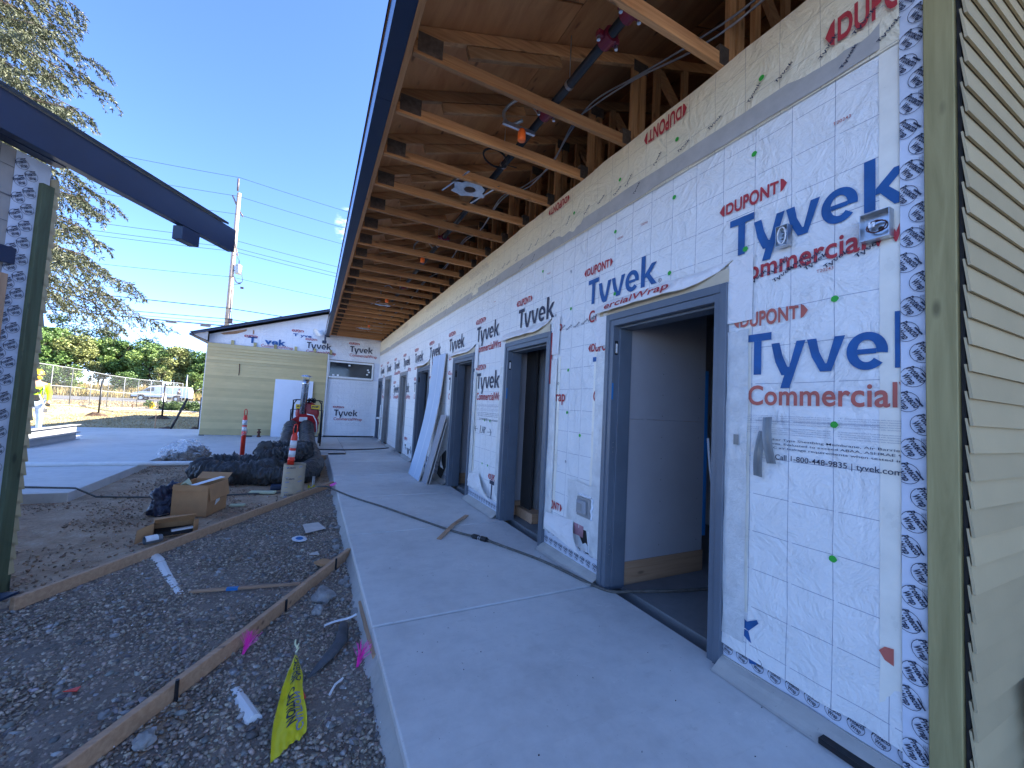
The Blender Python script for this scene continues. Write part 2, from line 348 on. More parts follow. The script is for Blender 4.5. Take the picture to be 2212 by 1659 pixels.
# ---------------------------------------------------------------- text
_tc = {}
def text2d(s, bold=.0, key=None):
    k = (s, bold)
    if k in _tc: return _tc[k]
    cu = bpy.data.curves.new('t', 'FONT'); cu.body = s; cu.size = 1; cu.offset = bold; cu.resolution_u = 4; cu.space_character = 1.0 + bold * 1.5
    o = bpy.data.objects.new('t', cu); COL.objects.link(o); dg = bpy.context.evaluated_depsgraph_get(); me = bpy.data.meshes.new_from_object(o.evaluated_get(dg))
    bm = bmesh.new(); bm.from_mesh(me); bmesh.ops.triangulate(bm, faces=bm.faces[:]); bm.verts.index_update()
    V = [(v.co.x, v.co.y) for v in bm.verts]; F = [tuple(q.index for q in f.verts) for f in bm.faces]; bm.free()
    COL.objects.unlink(o); bpy.data.objects.remove(o); bpy.data.meshes.remove(me); bpy.data.curves.remove(cu)
    x0 = min(p[0] for p in V); x1 = max(p[0] for p in V); V = [(p[0] - x0, p[1]) for p in V]
    _tc[k] = (V, F, x1 - x0); return _tc[k]
CAPH = max(p[1] for p in text2d('T')[0])
def wordmark():
    P = []; F = []
    def poly(q):
        bm = bmesh.new(); f = bm.faces.new([bm.verts.new((x, y, 0)) for x, y in q]); bmesh.ops.triangulate(bm, faces=[f]); bm.verts.index_update(); n = len(P)
        P.extend((v.co.x, v.co.y * CAPH) for v in bm.verts); F.extend(tuple(n + v.index for v in g.verts) for g in bm.faces); bm.free()
    poly([(0, .82), (.70, .82), (.70, 1), (0, 1)]); poly([(.25, 0), (.45, 0), (.45, .8195), (.25, .8195)])
    poly([(.70, .72), (.90, .72), (.97, .42), (1.09, .15), (1.13, .14), (1.29, .72), (1.49, .72), (1.14, -.34), (.93, -.34), (1.02, -.04), (.95, -.04), (.80, .28)])
    poly([(1.52, .72), (1.72, .72), (1.78, .42), (1.90, .17), (1.93, .17), (2.08, .72), (2.28, .72), (2.02, 0), (1.80, 0), (1.62, .33)])
    cx, cy, n = 2.66, .36, 30; a0 = math.asin(-.06 / .37); a1 = 2 * PI - .72; q = [(a0 + (a1 - a0) * k / n) for k in range(n + 1)]
    for k in range(n):
        c = []
        for a in (q[k], q[k + 1]): c.append(((cx + .355 * math.cos(a), cy + .375 * math.sin(a)), (cx + .165 * math.cos(a), cy + .22 * math.sin(a))))
        poly([c[0][0], c[1][0], c[1][1], c[0][1]])
    poly([(2.497, .30), (2.823, .30), (2.823, .40), (2.497, .40)])
    poly([(3.12, 0), (3.32, 0), (3.32, 1.06), (3.12, 1.06)]); poly([(3.322, .30), (3.40, .30), (3.63, 0), (3.88, 0), (3.54, .385), (3.86, .72), (3.62, .72), (3.322, .42)])
    return P, F, 3.88
_wm = wordmark()
for _b in (.033, .02): _tc[('Tyvek', _b)] = _wm
def clip(V, F, cuts):
    """cuts: (co, normal) in 2D, the side the normal points to is removed"""
    bm = bmesh.new(); vs = [bm.verts.new((p[0], p[1], 0)) for p in V]
    for f in F:
        try: bm.faces.new([vs[i] for i in f])
        except ValueError: pass
    for c, nn in cuts:
        bmesh.ops.bisect_plane(bm, geom=bm.verts[:] + bm.edges[:] + bm.faces[:], plane_co=(c[0], c[1], 0), plane_no=(nn[0], nn[1], 0), clear_outer=True)
    bm.verts.index_update(); V = [(v.co.x, v.co.y) for v in bm.verts]; F = [tuple(q.index for q in f.verts) for f in bm.faces]; bm.free(); return V, F
def lettering(s, place, width, cap, mat, parent, bold=.02, cuts=None, name='lettering', shear=0.0, mb=None):
    """place(u, v) -> 3D ; u along the line, v up"""
    V, F, W = text2d(s, bold); sx = width / W; sy = cap / CAPH
    V = [(p[0] * sx + p[1] * sy * shear, p[1] * sy) for p in V]
    if cuts: V, F = clip(V, F, cuts)
    if not F: return None
    if mb is not None: mb.add([place(*p) for p in V], F); return None
    b = MB(); b.add([place(*p) for p in V], F); return b.build(name, mat, parent)
WX = 2.27
def onwall(y, z, x=WX - .0135): return lambda u, v: (x, y - u, z + v)
def ongable(x, z, y=16.405): return lambda u, v: (x + u, y, z + v)

# ================================================================ ground
def sstep(a, b, x): t = min(1, max(0, (x - a) / (b - a))); return t * t * (3 - 2 * t)
def gz(x, y):
    z = -.13
    z += .42 * sstep(-11, -13.2, x) * (1 - sstep(30, 41, y))
    z += -.05 * sstep(38, 60, y)
    z += 1.75 * sstep(83, 96, y)
    z += .035 * noise.noise(Vector((x * .35, y * .35, 0))) * sstep(17, 22, y + .0001 - .0 * x)
    return z
def ground_sheet():
    xs = sorted(set(list(np.linspace(-400, -40, 16)) + list(np.linspace(-40, 12, 66)) + list(np.linspace(12, 300, 14))))
    ys = sorted(set(list(np.linspace(-120, -2, 8)) + list(np.linspace(-2, 19.3, 12)) + list(np.linspace(19.3, 60, 60)) + list(np.linspace(60, 110, 40)) + list(np.linspace(110, 600, 12))))
    V = [(x, y, gz(x, y)) for y in ys for x in xs]; n = len(xs); F = []; mi = []
    for j in range(len(ys) - 1):
        for i in range(n - 1):
            F.append((j * n + i, j * n + i + 1, (j + 1) * n + i + 1, (j + 1) * n + i)); cx = xs[i]; cyy = ys[j]
            mi.append((3 if (cx < -13 or cyy < -3) and cx < 2 else 0) if cyy < 19.2 else (1 if cyy < 47 else 2))
    me = bpy.data.meshes.new('ground'); me.from_pydata(V, [], F)
    M['lot'] = m_ground('pale_gravel_lot', [(.35, (.42, .38, .33)), (.65, (.58, .54, .48))], 2, 40)  # unseen ground, made pale to bounce sunlight up under the eaves
    for m in ('dirt', 'field', 'fieldfar', 'lot'): me.materials.append(M[m])
    me.polygons.foreach_set('material_index', mi); me.polygons.foreach_set('use_smooth', [True] * len(F)); return tag(obj('ground', me), kind='structure')
ground_sheet()
# crushed gravel bed lying between the form boards and the walkway
g = MB(); g.grid(lambda u, v: (-3.0 + 3.42 * u, -.6 + 8.3 * v, -.123 + .012 * noise.noise(Vector((u * 9, v * 20, 1)))), 24, 60)
A0 = Vector((-1.80, 4.0)); A3 = Vector((.43, 7.87))
def leftofA(x, y): d = A3 - A0; return d.x * (y - A0.y) - d.y * (x - A0.x) > 0
g.f = [f for f in g.f if not leftofA(g.v[f[0]][0], g.v[f[0]][1] - .1)]; g.m = [0] * len(g.f)
tag(g.build('gravel_bed', M['gravelbed'], smooth=True), kind='structure')
b = MB(); b.grid(lambda u, v: (-260 + 420 * u, 60 + 18 * v, gz(-20, 65) + .03), 8, 1); tag(b.build('road', M['road']), kind='structure')
b = MB(); b.box(-14, -5.4, 35.6, 37.0, -.13, -.04); b.box(-14, -5.4, 37.3, 37.5, -.13, .0); tag(b.build('far_pavement', M['conc2']), kind='structure')

# ---- walkway and patio, each poured panel its own piece
root = tag(obj('walkway', None), kind='structure')
js = [-1.2, .86, 2.735, 4.64, 6.40, 8.25, 10.04, 11.62]
for a, c in zip(js[:-1], js[1:]):
    b = MB(); b.box(.445, 2.30, a + .008, c - .008, -.16, 0, b=.008); b.build('concrete_panel', M['conc'], root)
b = MB(); b.box(.452, 2.30, -1.2, 11.6, -.17, -.022); b.build('joint_bed', M['dark'], root)
patio = tag(obj('patio', None), kind='structure')
px = [-12.5, -8.6, -5.6, -2.84]
py = [7.5, 11.15, 15.0, 19.0]
for i in range(3):
    for j in range(3):
        b = MB(); x0, x1 = px[i] + .004, px[i + 1] - .004
        if i < 2 or True: b.box(x0, x1, py[j] + .004, py[j + 1] - .004, -.16, 0, b=.006)
        b.build('concrete_panel', M['conc2'], patio)
for x0, x1 in ((-2.84, -1.0), (-1.0, .9), (.9, 2.30)):
    for y0, y1 in (((11.30, 13.6), (13.6, 16.42)) if x1 < 1 else ((11.62, 13.6), (13.6, 16.42))):
        b = MB(); b.box(x0 + .004, x1 - .004, y0 + .004, y1 - .004, -.16, 0, b=.006); b.build('concrete_panel', M['conc2'], patio)
b = MB(); b.box(-12.5, -2.86, 7.52, 18.98, -.17, -.02); b.box(-2.86, 2.3, 11.33, 16.4, -.17, -.02); b.build('joint_bed', M['mortar'], patio)
# rough skin of spilled concrete along the walkway edge
b = MB(); 
def edge(u, v):
    y = -.8 + 12.2 * u; d = .05 + .05 * abs(noise.noise(Vector((y * 1.7, 0, 3)))) + .02 * noise.noise(Vector((y * 9, v * 3, 0)))
    return (.4445 - d * v ** 1.3, y, -.045 - .085 * v + .012 * noise.noise(Vector((y * 14, v * 5, 2))) * (v > .05))
b.grid(edge, 260, 4); tag(b.build('spilled_concrete', M['mortar'], smooth=True), kind='structure')

# ================================================================ main building
B = thing('long_building', 'long building in white house wrap with a row of grey door frames under open trusses', 'building')
DOORS = [(1.600, 2.732, 'near'), (3.645, 4.785, 'second'), (5.935, 6.985, 'third'), (8.645, 9.79, 'fourth'), (11.0, 11.96, 'bare'), (13.49, 14.65, 'bare'), (15.26, 16.25, 'fourth')]
HT = 2.291
ends = [.62]
for a, c, _ in DOORS: ends += [a, c]
ends.append(16.42)
b = MB()
for i in range(0, len(ends), 2): b.box(2.275, 2.42, ends[i], ends[i + 1], -.1, HT)
b.box(2.275, 2.42, .62, 16.42, HT, 3.73); b.build('wall', M['osb'], B)
def bulge(y, z, a=1.0):
    p = Vector((y * 1.3, z * 1.1, 4.2)); return a * (.0035 * noise.noise(p) + .0018 * noise.noise(p * 4.1) + .0008 * noise.noise(p * 11))
def sheet(name, y0, y1, z0, z1, x, mat, step=.07, amp=1.0, fn=None, parent=B, edge=0.0):
    ny = max(1, int((y1 - y0) / step)); nz = max(1, int((z1 - z0) / step))
    def f(u, v):
        y = y0 + (y1 - y0) * u; z = z0 + (z1 - z0) * v
        dx = bulge(y, z, amp)
        if fn: dx, y, z = fn(u, v, dx, y, z)
        if edge and (u in (0, 1)): y += edge * noise.noise(Vector((z * 6, u, y0)))
        if edge and (v in (0, 1)): z += edge * noise.noise(Vector((y * 6, v, z0)))
        return (x + dx, y, z)
    s = MB(); s.grid(f, ny, nz); return s.build(name, mat, parent, smooth=True)
sheet('house_wrap', .79, 16.41, HT + .002, 3.23, 2.264, M['wrap'], .09)
piers = [(ends[i], ends[i + 1]) for i in range(0, len(ends), 2)]
def lowhem(u, v, dx, y, z):      # hem hangs away from the wall and is uneven
    k = max(0, 1 - v * 7); return dx - .02 * k * (.5 + noise.noise(Vector((y * 5, 0, 0)))), y, z + (.03 * k * noise.noise(Vector((y * 4, 1, 0))) if v == 0 else 0)
for i, (a, c) in enumerate(piers):
    if c - a < .05: continue
    lo = [.135, .21, .20, .32, .07, .08, .05, .06][i]
    sheet('house_wrap', (.79 if i == 0 else a), c, lo, HT + .002, 2.264, M['wrap'], .06, fn=lowhem)
    sheet('base_flashing', (.63 if i == 0 else a) + .001, c - .001, .05, lo + .12, 2.2705, M['labeltape'], .06)
for q0, q1, z0, z1 in ((.795, .868, .16, 3.2), (1.455, 1.50, .3, 2.0), (2.865, 2.91, .45, 2.0), (3.46, 3.51, .45, 2.0), (4.905, 4.95, .45, 2.0), (5.75, 5.80, .45, 2.0)): sheet('clear_edge_tape', q0, q1, z0, z1, 2.2612, M['edgetape'], .05, edge=.004)
# the upper strip of wrap, folded over the top of the wall
def band(u, v, dx, y, z):
    return dx * 2 - .012 * v - .010 * max(0, noise.noise(Vector((y * 1.3, z * 5, 0)))), y, z + (.012 * noise.noise(Vector((y * 3, 7, 0))) if v > .99 else 0)
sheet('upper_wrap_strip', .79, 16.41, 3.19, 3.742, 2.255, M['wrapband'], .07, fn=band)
def tape(u, v, dx, y, z): return dx, y, z + (.014 * noise.noise(Vector((y * 2.2, v, 5))))
sheet('seam_tape', .86, 16.40, 3.205, 3.335, 2.2475, M['laptape'], .09, fn=tape)
sheet('corner_flashing', .700, .792, .02, 3.735, 2.2525, M['labeltape'], .05)
# flashing around each framed opening
for i, (a, c, k) in enumerate(DOORS):
    if k == 'bare': continue
    wd = .135
    zt = [2.42, 2.43, 2.40, 2.40, 0, 0, 2.36][i]
    for (p, q) in ((c + .001, c + wd), (a - wd, a - .001)):
        if p < .62 or q > 16.4: continue
        sheet('flashing_strip', p, q, .2, 1.98, 2.2515, M['flash'], .035, 1.6, edge=.006)
        sheet('flashing_strip', p - (.02 if p < a else 0), q + (.02 if q > c else 0), 2.03, zt, 2.2495, M['wrapplain'], .05, 1.5, edge=.006)
b = MB(); b.box(2.2455, 2.2465, 1.515, 1.545, 1.30, 1.36); b.build('grey_square_sticker', M['greytape'], B)
# mortar fillet along the foot of the wall
for i, (a, c) in enumerate(piers):
    if c - a < .05: continue
    b = MB()
    def fil(u, v):
        y = a + (c - a) * u; h = .062 + .012 * noise.noise(Vector((y * 3, 0, 0))); wv = .105 + .02 * noise.noise(Vector((y * 2.1, 4, 0)))
        return (2.262 - wv * v ** .7 + .004 * noise.noise(Vector((y * 12, v * 4, 0))), y, .003 + h * (1 - v) ** 1.6)
    b.grid(fil, max(2, int((c - a) / .05)), 5); b.box(2.258, 2.27, a, c, -.01, .065); b.build('mortar_fillet', M['mortar'], B, smooth=False)

# ---- door frames
def door(a, c, kind, tapeblue=False):
    t = tag(obj('door_frame', None, B)); m = M['frame'] if kind != 'bare' else M['frame2']
    h = HT; xi = 2.45
    for s_, e in ((1, a), (-1, c)):
        b = MB()
        def bx(o0, o1, x0, x1):       # o = offset from the outer edge into the opening
            y0, y1 = sorted((e + s_ * o0, e + s_ * o1)); b.box(x0, x1, y0, y1, -.005, h - .001, b=.002)
        bx(.0, .044, 2.232, xi); bx(.0405, .090, 2.243, xi - .002)
        bx(.088, .106, 2.305, xi - .01)
        b.build('jamb', m, t)
    b = MB(); b.box(2.233, xi - .001, a + .0445, c - .0445, h - .055, h, b=.002); b.box(2.244, xi - .003, a + .0905, c - .0905, h - .106, h - .0555, b=.002); b.box(2.306, xi - .012, a + .0905, c - .0905, h - .124, h - .1065, b=.002); b.build('head', m, t)
    if kind != 'bare':
        for z in (.32, 1.16, 2.0):
            b = MB(); b.box(2.262, 2.296, c - .0935, c - .0905, z - .06, z + .06, b=.001)
            hg = b.build('hinge_plate', M['frame'] if z < 1.9 else M['blackmetal'], t)
            s = MB()
            for q in (-.04, 0, .04): s.lathe([(.004, 0), (.003, .0025)], (0, 0, 0), 8, Matrix.Translation((2.279, c - .0936, z + q)) @ Matrix.Rotation(PI / 2, 4, 'X'))
            s.build('screw', M['brass'], hg)
        if tapeblue:
            b = MB(); b.box(2.246, 2.262, c - .0925, c - .0905, 1.56, 1.70); b.build('blue_tape', M['bluetape'], t)
            b = MB(); b.box(2.270, 2.288, c - .0952, c - .0936, 1.955, 2.035); b.build('white_tag', M['white'], t)
    return t
for i, (a, c, k) in enumerate(DOORS): door(a, c, k, i in (0, 1))
b = MB(); b.box(2.245, 2.252, 3.625, 3.6445, 1.72, 2.27); b.build('red_paint_smear', M['red'], B)

# ---- rooms behind the openings
walls = [.75, 2.64, 4.86, 7.06, 9.86, 12.0, 14.72, 16.4]
b = MB(); b.box(2.42, 7.9, .62, 16.42, -.09, .0035); b.build('interior_floor', M['floor'], B)
b = MB(); b.box(2.42, 7.9, .62, 16.42, 2.72, 2.74); b.build('ceiling_board', M['purpleboard'], B)
b = MB(); b.box(4.9, 4.95, .62, 16.42, 0, 2.72); b.build('corridor_wall', M['purpleboard'], B)
def board_with_holes(name, x0, x1, y0, y1, z0, z1, holes, mat, parent):
    b = MB(); xs = sorted({x0, x1, *[h[0] for h in holes], *[h[1] for h in holes]}); zs = sorted({z0, z1, *[h[2] for h in holes], *[h[3] for h in holes]})
    for i in range(len(xs) - 1):
        for j in range(len(zs) - 1):
            cx, cz = (xs[i] + xs[i + 1]) / 2, (zs[j] + zs[j + 1]) / 2
            if any(h[0] < cx < h[1] and h[2] < cz < h[3] for h in holes): continue
            b.add([(xs[i], y0, zs[j]), (xs[i + 1], y0, zs[j]), (xs[i + 1], y0, zs[j + 1]), (xs[i], y0, zs[j + 1])], [(0, 1, 2, 3)])
            b.add([(xs[i], y1, zs[j]), (xs[i + 1], y1, zs[j]), (xs[i + 1], y1, zs[j + 1]), (xs[i], y1, zs[j + 1])], [(3, 2, 1, 0)])
    for hx0, hx1, hz0, hz1 in holes: b.box(hx0 - .0, hx1 + .0, y1, y1 + .05, hz0, hz1)
    b.box(x0, x0 + .001, y0, y1, z0, z1); b.box(x1 - .001, x1, y0, y1, z0, z1); b.box(x0, x1, y0, y1, z0 - .001, z0)
    return b.build(name, mat, parent)
for i, y in enumerate(walls[1:-1]):
    pw = tag(obj('partition', None, B))
    board_with_holes('wall_board', 2.43, 3.40, y, y + .013, .20, 1.402, [(3.235, 3.295, .45, .55)] if i == 0 else [], M['purpleboard'], pw)
    board_with_holes('wall_board', 2.43, 3.40, y, y + .013, 1.405, 2.70, [(3.235, 3.295, 2.26, 2.34)] if i == 0 else [], M['purpleboard'], pw)
    board_with_holes('wall_board', 4.05, 4.88, y, y + .013, .20, 2.70, [], M['purpleboard'], pw)
    b = MB()
    for x in (2.46, 2.86, 3.26, 3.36, 4.08, 4.5, 4.85): b.box(x - .02, x + .02, y + .015, y + .11, .04, 2.70)
    b.build('studs', M['firZ'], pw)
    b = MB(); b.box(2.43, 3.42, y + .003, y + .12, .004, .195); b.build('sole_plate', M['formX'], pw)
    if i == 0:
        s = MB()
        for x in (2.84, 3.32):
            for k in range(13): s.lathe([(.004, 0), (.003, .0006)], (0, 0, 0), 6, Matrix.Translation((x, y - .0005, .3 + k * .19)) @ Matrix.Rotation(PI / 2, 4, 'X'))
        s.build('screw_heads', M['dark'], pw)
        b = MB(); b.box(3.402, 3.44, y - .004, y + .01, .33, 1.9); b.build('blue_tape_strip', M['bluetape'], pw)
        b = MB(); b.tube([(3.43, y - .02, 1.25), (3.45, y - .03, 1.0), (3.475, y - .04, .8), (3.48, y - .035, .74)], .012, 6); b.build('hanging_strip', M['whiteboard'], pw)
# metal studs and board edges seen through the second opening
st = tag(obj('closet_framing', None, B))
for x, yy, wd, mt in ((2.62, 4.62, .03, 'dark'), (2.72, 4.60, .05, 'frame2'), (2.80, 4.585, .035, 'firZ'), (2.86, 4.56, .02, 'galv'), (2.95, 4.44, .02, 'purpleboard')):
    b = MB(); b.box(x, x + wd, yy - .02, yy + .24, .12, 2.55); b.build('stud', M[mt], st)
b = MB(); b.box(2.55, 2.98, 4.40, 4.85, .01, .13); b.build('sole_plate', M['formX'], st)
b = MB(); b.box(2.98, 3.0, 3.0, 4.44, .45, 2.2); b.build('wall_board', M['purpleboard'], st)
b = MB(); b.lathe([(.0, -.07), (.05, -.05), (.07, 0), (.05, .05), (0, .07)], (2.56, 3.80, 1.02), 14); tag(b.build('hard_hat', M['redplastic'], smooth=True), 'red rounded helmet showing at the edge of the second door opening', 'helmet')

# ---- roof: trusses, deck, fascia
SL = .35
def ztop(x): return 3.835 + SL * (x - .425)
for mname, cols in (('plate', None),): pass
M['platemetal'] = m_plain('truss_plate', (.13, .10, .075), .5, .5, var=.35, scale=30, bump=.8, bscale=70)
def truss_proto():
    t = obj('roof_truss', None, B)
    b = MB(); b.box(.425, 6.2, -.019, .019, 3.742, 3.831, b=.002); b.build('bottom_chord', M['firX'], t)
    b = MB(); b.beam((.43, 0, ztop(.43) + .047), (6.0, 0, ztop(6.0) + .047), .038, .089, bev=.002); b.build('top_chord', M['firX'], t)
    b = MB(); b.beam((.80, .0, ztop(.8) - .05), (1.56, 0, ztop(1.56) - .052), .036, .080, bev=.002); b.build('heel_wedge', M['firX'], t)
    for x in (2.335, 2.425, 2.60, 2.95):
        b = MB(); b.box(x - .019 - .02, x + .045 - .02, -.019, .019, 3.832, ztop(x) - .002, b=.002); b.build('web', M['firZ'], t)
    for p, q in (((2.50, 0, 3.85), (3.45, 0, ztop(3.4) - .02)), ((3.55, 0, ztop(3.5) - .02), (4.5, 0, 3.86)), ((2.62, 0, ztop(2.6) - .03), (3.3, 0, 3.86))):
        b = MB(); b.beam(p, q, .036, .085, (0, 1, 0) if 0 else (0, 0, 1), .002); b.build('web', M['firX'], t)
    for q in ((.45, .62, 3.765, 3.90), (2.20, 2.29, 3.75, 3.88), (2.30, 2.46, ztop(2.4) - .08, ztop(2.4) + .02)):
        b = MB(); b.box(q[0], q[1], -.0215, .0215, q[2], q[3]); b.build('truss_plate', M['platemetal'], t)
    return t
tp = truss_proto(); ty = [1.68] + [2.592 + .607 * k for k in range(23)]
tp.location = (0, ty[0], 0)
for y in ty[1:] + [.45, -.10]: copytree(tp, B, (0, y + random.uniform(-.01, .01), 0))
dk = obj('roof_deck', None, B)
xr = [.36] + [.36 + 1.149 * k for k in range(1, 6)]
for i in range(5):
    off = -.2 if i % 2 == 0 else -1.4
    y = off
    while y < 16.3:
        y0, y1 = max(-.2, y), min(16.38, y + 2.42); x0, x1 = xr[i] + .002, xr[i + 1] - .002
        z0, z1 = ztop(x0) + .099, ztop(x1) + .099
        b = MB(); th = .012
        b.add([(x0, y0 + .002, z0), (x1, y0 + .002, z1), (x1, y1 - .002, z1), (x0, y1 - .002, z0), (x0, y0 + .002, z0 + th), (x1, y0 + .002, z1 + th), (x1, y1 - .002, z1 + th), (x0, y1 - .002, z0 + th)], [(3, 2, 1, 0), (4, 5, 6, 7), (0, 1, 5, 4), (1, 2, 6, 5), (2, 3, 7, 6), (3, 0, 4, 7)])
        b.build('plywood_sheet', M['ply'], dk); y += 2.43
# shingled outer slopes
xe = xr[-1]; ze = ztop(xe)
b = MB(); b.add([(.24, -.22, ztop(.24) + .115), (xe, -.22, ze + .115), (xe, 16.4, ze + .115), (.24, 16.4, ztop(.24) + .115)], [(0, 1, 2, 3)]); b.add([(.24, -.22, ztop(.24) + .14), (xe, -.22, ze + .14), (xe, 16.4, ze + .14), (.24, 16.4, ztop(.24) + .14)], [(0, 1, 2, 3)])
b.add([(xe, -.22, ze + .14), (11.8, -.22, ze - 1.9), (11.8, 16.4, ze - 1.9), (xe, 16.4, ze + .14)], [(0, 1, 2, 3)]); b.build('shingle_roof', M['shingle'], B)
b = MB(); b.box(.245, .36, -.2, 16.32, ztop(.3) + .095, ztop(.3) + .112); b.build('drip_board', M['ply'], B)
b = MB(); b.box(4.3, 4.32, .7, 16.3, 3.86, 4.95); b.box(3.6, 7.9, .62, 16.4, 3.73, 3.738); b.build('attic_board', M['osb'], B)
b = MB(); b.box(7.9, 8.0, .62, 16.42, -.1, 4.6); b.box(2.42, 7.9, .60, .62, -.1, 4.5); b.build('rear_wall', M['osb'], B)
b = MB(); b.box(.379, .417, -.2, 16.36, 3.736, 3.885, b=.002); b.build('sub_fascia', M['firY'], B)
y = -.2
for L in (3.3, 3.05, 3.05, 3.05, 3.05, 1.05):
    b = MB(); y1 = min(16.34, y + L)
    b.box(.262, .376, y, y1 - .003, 3.742, 3.752); b.box(.262, .378, y, y1 - .003, 3.742, 3.752)
    b = MB(); b.box(.264, .377, y, y1 - .003, 3.7425, 3.7465, b=0); gs = b.build('gutter_section', M['navy'], B)
    b = MB(); b.add([(.262, y, 3.741), (.262, y1 - .003, 3.741), (.250, y1 - .003, 3.87), (.250, y, 3.87)], [(0, 1, 2, 3)]); b.add([(.2634, y, 3.741), (.2634, y1 - .003, 3.741), (.2514, y1 - .003, 3.87), (.2514, y, 3.87)], [(3, 2, 1, 0)]); b.build('gutter_face', M['filmmetal'], gs)
    y = y1
b = MB(); b.box(.25, .41, 16.34, 16.36, 3.70, 3.90); b.box(.16, .30, 16.0, 16.30, 3.44, 3.52); b.box(.22, .28, 16.05, 16.2, 3.50, 3.74); b.build('gutter_end', M['navy'], B)

b = MB(); b.box(8.1, 14, -14, 9.6, -.1, 10.8); b.build('tall_hall', M['siding2'], B)  # added block out of view, keeps the sun off the left building
# ---- near end wall: lap siding seen edge on past the treated corner board
def lap_courses(name_, mat, parent, org, ux, uy, length, z0, n, ex, t=.014, tilt=.013):
    """courses run along ux from org; uy is the outward direction"""
    ux = Vector(ux); uy = Vector(uy); me = MB()
    v = []; 
    for (o, z) in ((0, ex + .028), (t * .7, ex + .028), (tilt + t, 0), (tilt, 0)):
        for L in (0, length): v.append(ux * L + uy * o + Vector((0, 0, z)))
    me.add(v, [(0, 1, 3, 2), (2, 3, 5, 4), (4, 5, 7, 6), (6, 7, 1, 0), (0, 2, 4, 6), (1, 7, 5, 3)]); mesh = me.mesh('siding_board', mat)
    for k in range(n):
        o = obj('siding_board', mesh, parent, Vector(org) + Vector((0, 0, z0 + k * ex)))
EW = tag(obj('end_wall', None, B))
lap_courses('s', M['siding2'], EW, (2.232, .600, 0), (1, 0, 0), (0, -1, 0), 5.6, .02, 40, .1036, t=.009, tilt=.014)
b = MB(); b.box(2.25, 7.85, .60, .612, 0, 4.3); b.build('backing', M['dark'], EW)
b = MB(); b.box(2.225, 2.262, .614, .706, .0, 3.30, b=.003); b.build('corner_board', M['ptZ'], B)
b = MB(); b.box(2.16, 2.235, .70, 1.05, .004, .03); b.build('membrane_scrap', M['black'], B)

# ================================================================ gable wing at the far end
G = thing('gable_wing', 'far end building with khaki lap siding under a wrapped gable, closing the walkway', 'building')
GY = 16.42
def rz(x): return 3.34 + .34 * (x + 3.54)
b = MB(); v = [(-3.24, GY + .02, -.1), (8.2, GY + .02, -.1), (8.2, GY + .02, 3.3 + 3.5), (6.5, GY + .02, rz(6.5) - .06), (-3.24, GY + .02, rz(-3.24) - .06)]
v2 = [(p[0], GY + 14.0, p[2]) for p in v]; b.add(v + v2, [(0, 1, 2, 3, 4), (9, 8, 7, 6, 5), (0, 4, 9, 5), (0, 5, 6, 1), (3, 2, 7, 8), (3, 8, 9, 4)]); b.build('wall', M['osb'], G)
b = MB()
def gw(u, v):
    x = -3.24 + 5.51 * u; z0 = 3.03 if x < .44 else 2.89; z = z0 + (rz(x) - .065 - z0) * v; return (x, GY + .004 + .004 * noise.noise(Vector((x * 1.4, z * 1.4, 0))), z)
b.grid(gw, 70, 18); b.build('house_wrap', M['wrapfar'], G, smooth=True)
b = MB(); b.grid(lambda u, v: (.44 + 1.83 * u, GY + .002 + .006 * noise.noise(Vector((u * 3, v * 4, 2))), .05 + 2.14 * v), 26, 30); b.build('house_wrap', M['wrapfar'], G, smooth=True)
b = MB(); b.box(2.06, 2.265, GY - .004, GY + .003, 2.19, 2.89); b.build('window_flashing', M['labeltape'], G); b = MB(); b.box(.44, .46, GY - .004, GY + .003, 2.19, 2.89); b.build('window_flashing', M['labeltape'], G)
SW = tag(obj('siding_wall', None, G))
lap_courses('s', M['siding'], SW, (-3.245, GY - .055, 0), (1, 0, 0), (0, -1, 0), 3.63, .03, 29, .1043, t=.022, tilt=.034)
b = MB(); b.box(-3.24, .385, GY - .05, GY - .003, .03, 3.09); b.build('backing', M['osb'], SW)
b = MB(); b.box(.388, .442, GY - .085, GY, .02, 3.06, b=.004); b.build('corner_trim', M['white'], G)
b = MB(); b.box(-3.27, -3.25, GY - .07, GY + 12, .0, 3.05); b.build('side_wrap', M['wrapplain'], G)
b = MB(); b.box(-3.26, .40, GY - .075, GY + .01, .002, .028); b.box(.44, 2.2, GY - .05, GY + .01, .002, .05); b.build('base_flashing', M['black'], G)
b = MB(); 
for k in range(7):
    x = -3.1 + k * .28; b.tube([(x + .28 * t / 8, GY - .10 - .03 * math.sin(t / 8 * 2 * PI), .012) for t in range(9)], .010, 5)
b.build('torn_wrap_hem', M['wrapplain'], G)
for x in (-2.62, -1.97, -1.36, -.72, -.10, .44):
    b = MB(); b.box(x, x + .085, GY - .045, GY - .005, 3.06, 3.235, b=.003); b.build('furring_strip', M['ptZ'], G)
b = MB(); b.beam((-3.60, GY - .33, rz(-3.60)), (6.5, GY - .33, rz(6.5)), .035, .052, bev=.003); b.build('rake_board', M['navy'], G)
b = MB(); b.add([(-3.68, GY - .36, rz(-3.68) + .035), (6.5, GY - .36, rz(6.5) + .035), (6.5, GY + 14.4, rz(6.5) + .035), (-3.68, GY + 14.4, rz(-3.68) + .035), (-3.68, GY - .36, rz(-3.68) + .065), (6.5, GY - .36, rz(6.5) + .065), (6.5, GY + 14.4, rz(6.5) + .065), (-3.68, GY + 14.4, rz(-3.68) + .065)], [(3, 2, 1, 0), (4, 5, 6, 7), (0, 1, 5, 4), (3, 0, 4, 7)])
b.add([(6.5, GY - .36, rz(6.5) + .065), (16, GY - .36, rz(6.5) - 3), (16, GY + 14.4, rz(6.5) - 3), (6.5, GY + 14.4, rz(6.5) + .065)], [(0, 1, 2, 3)])
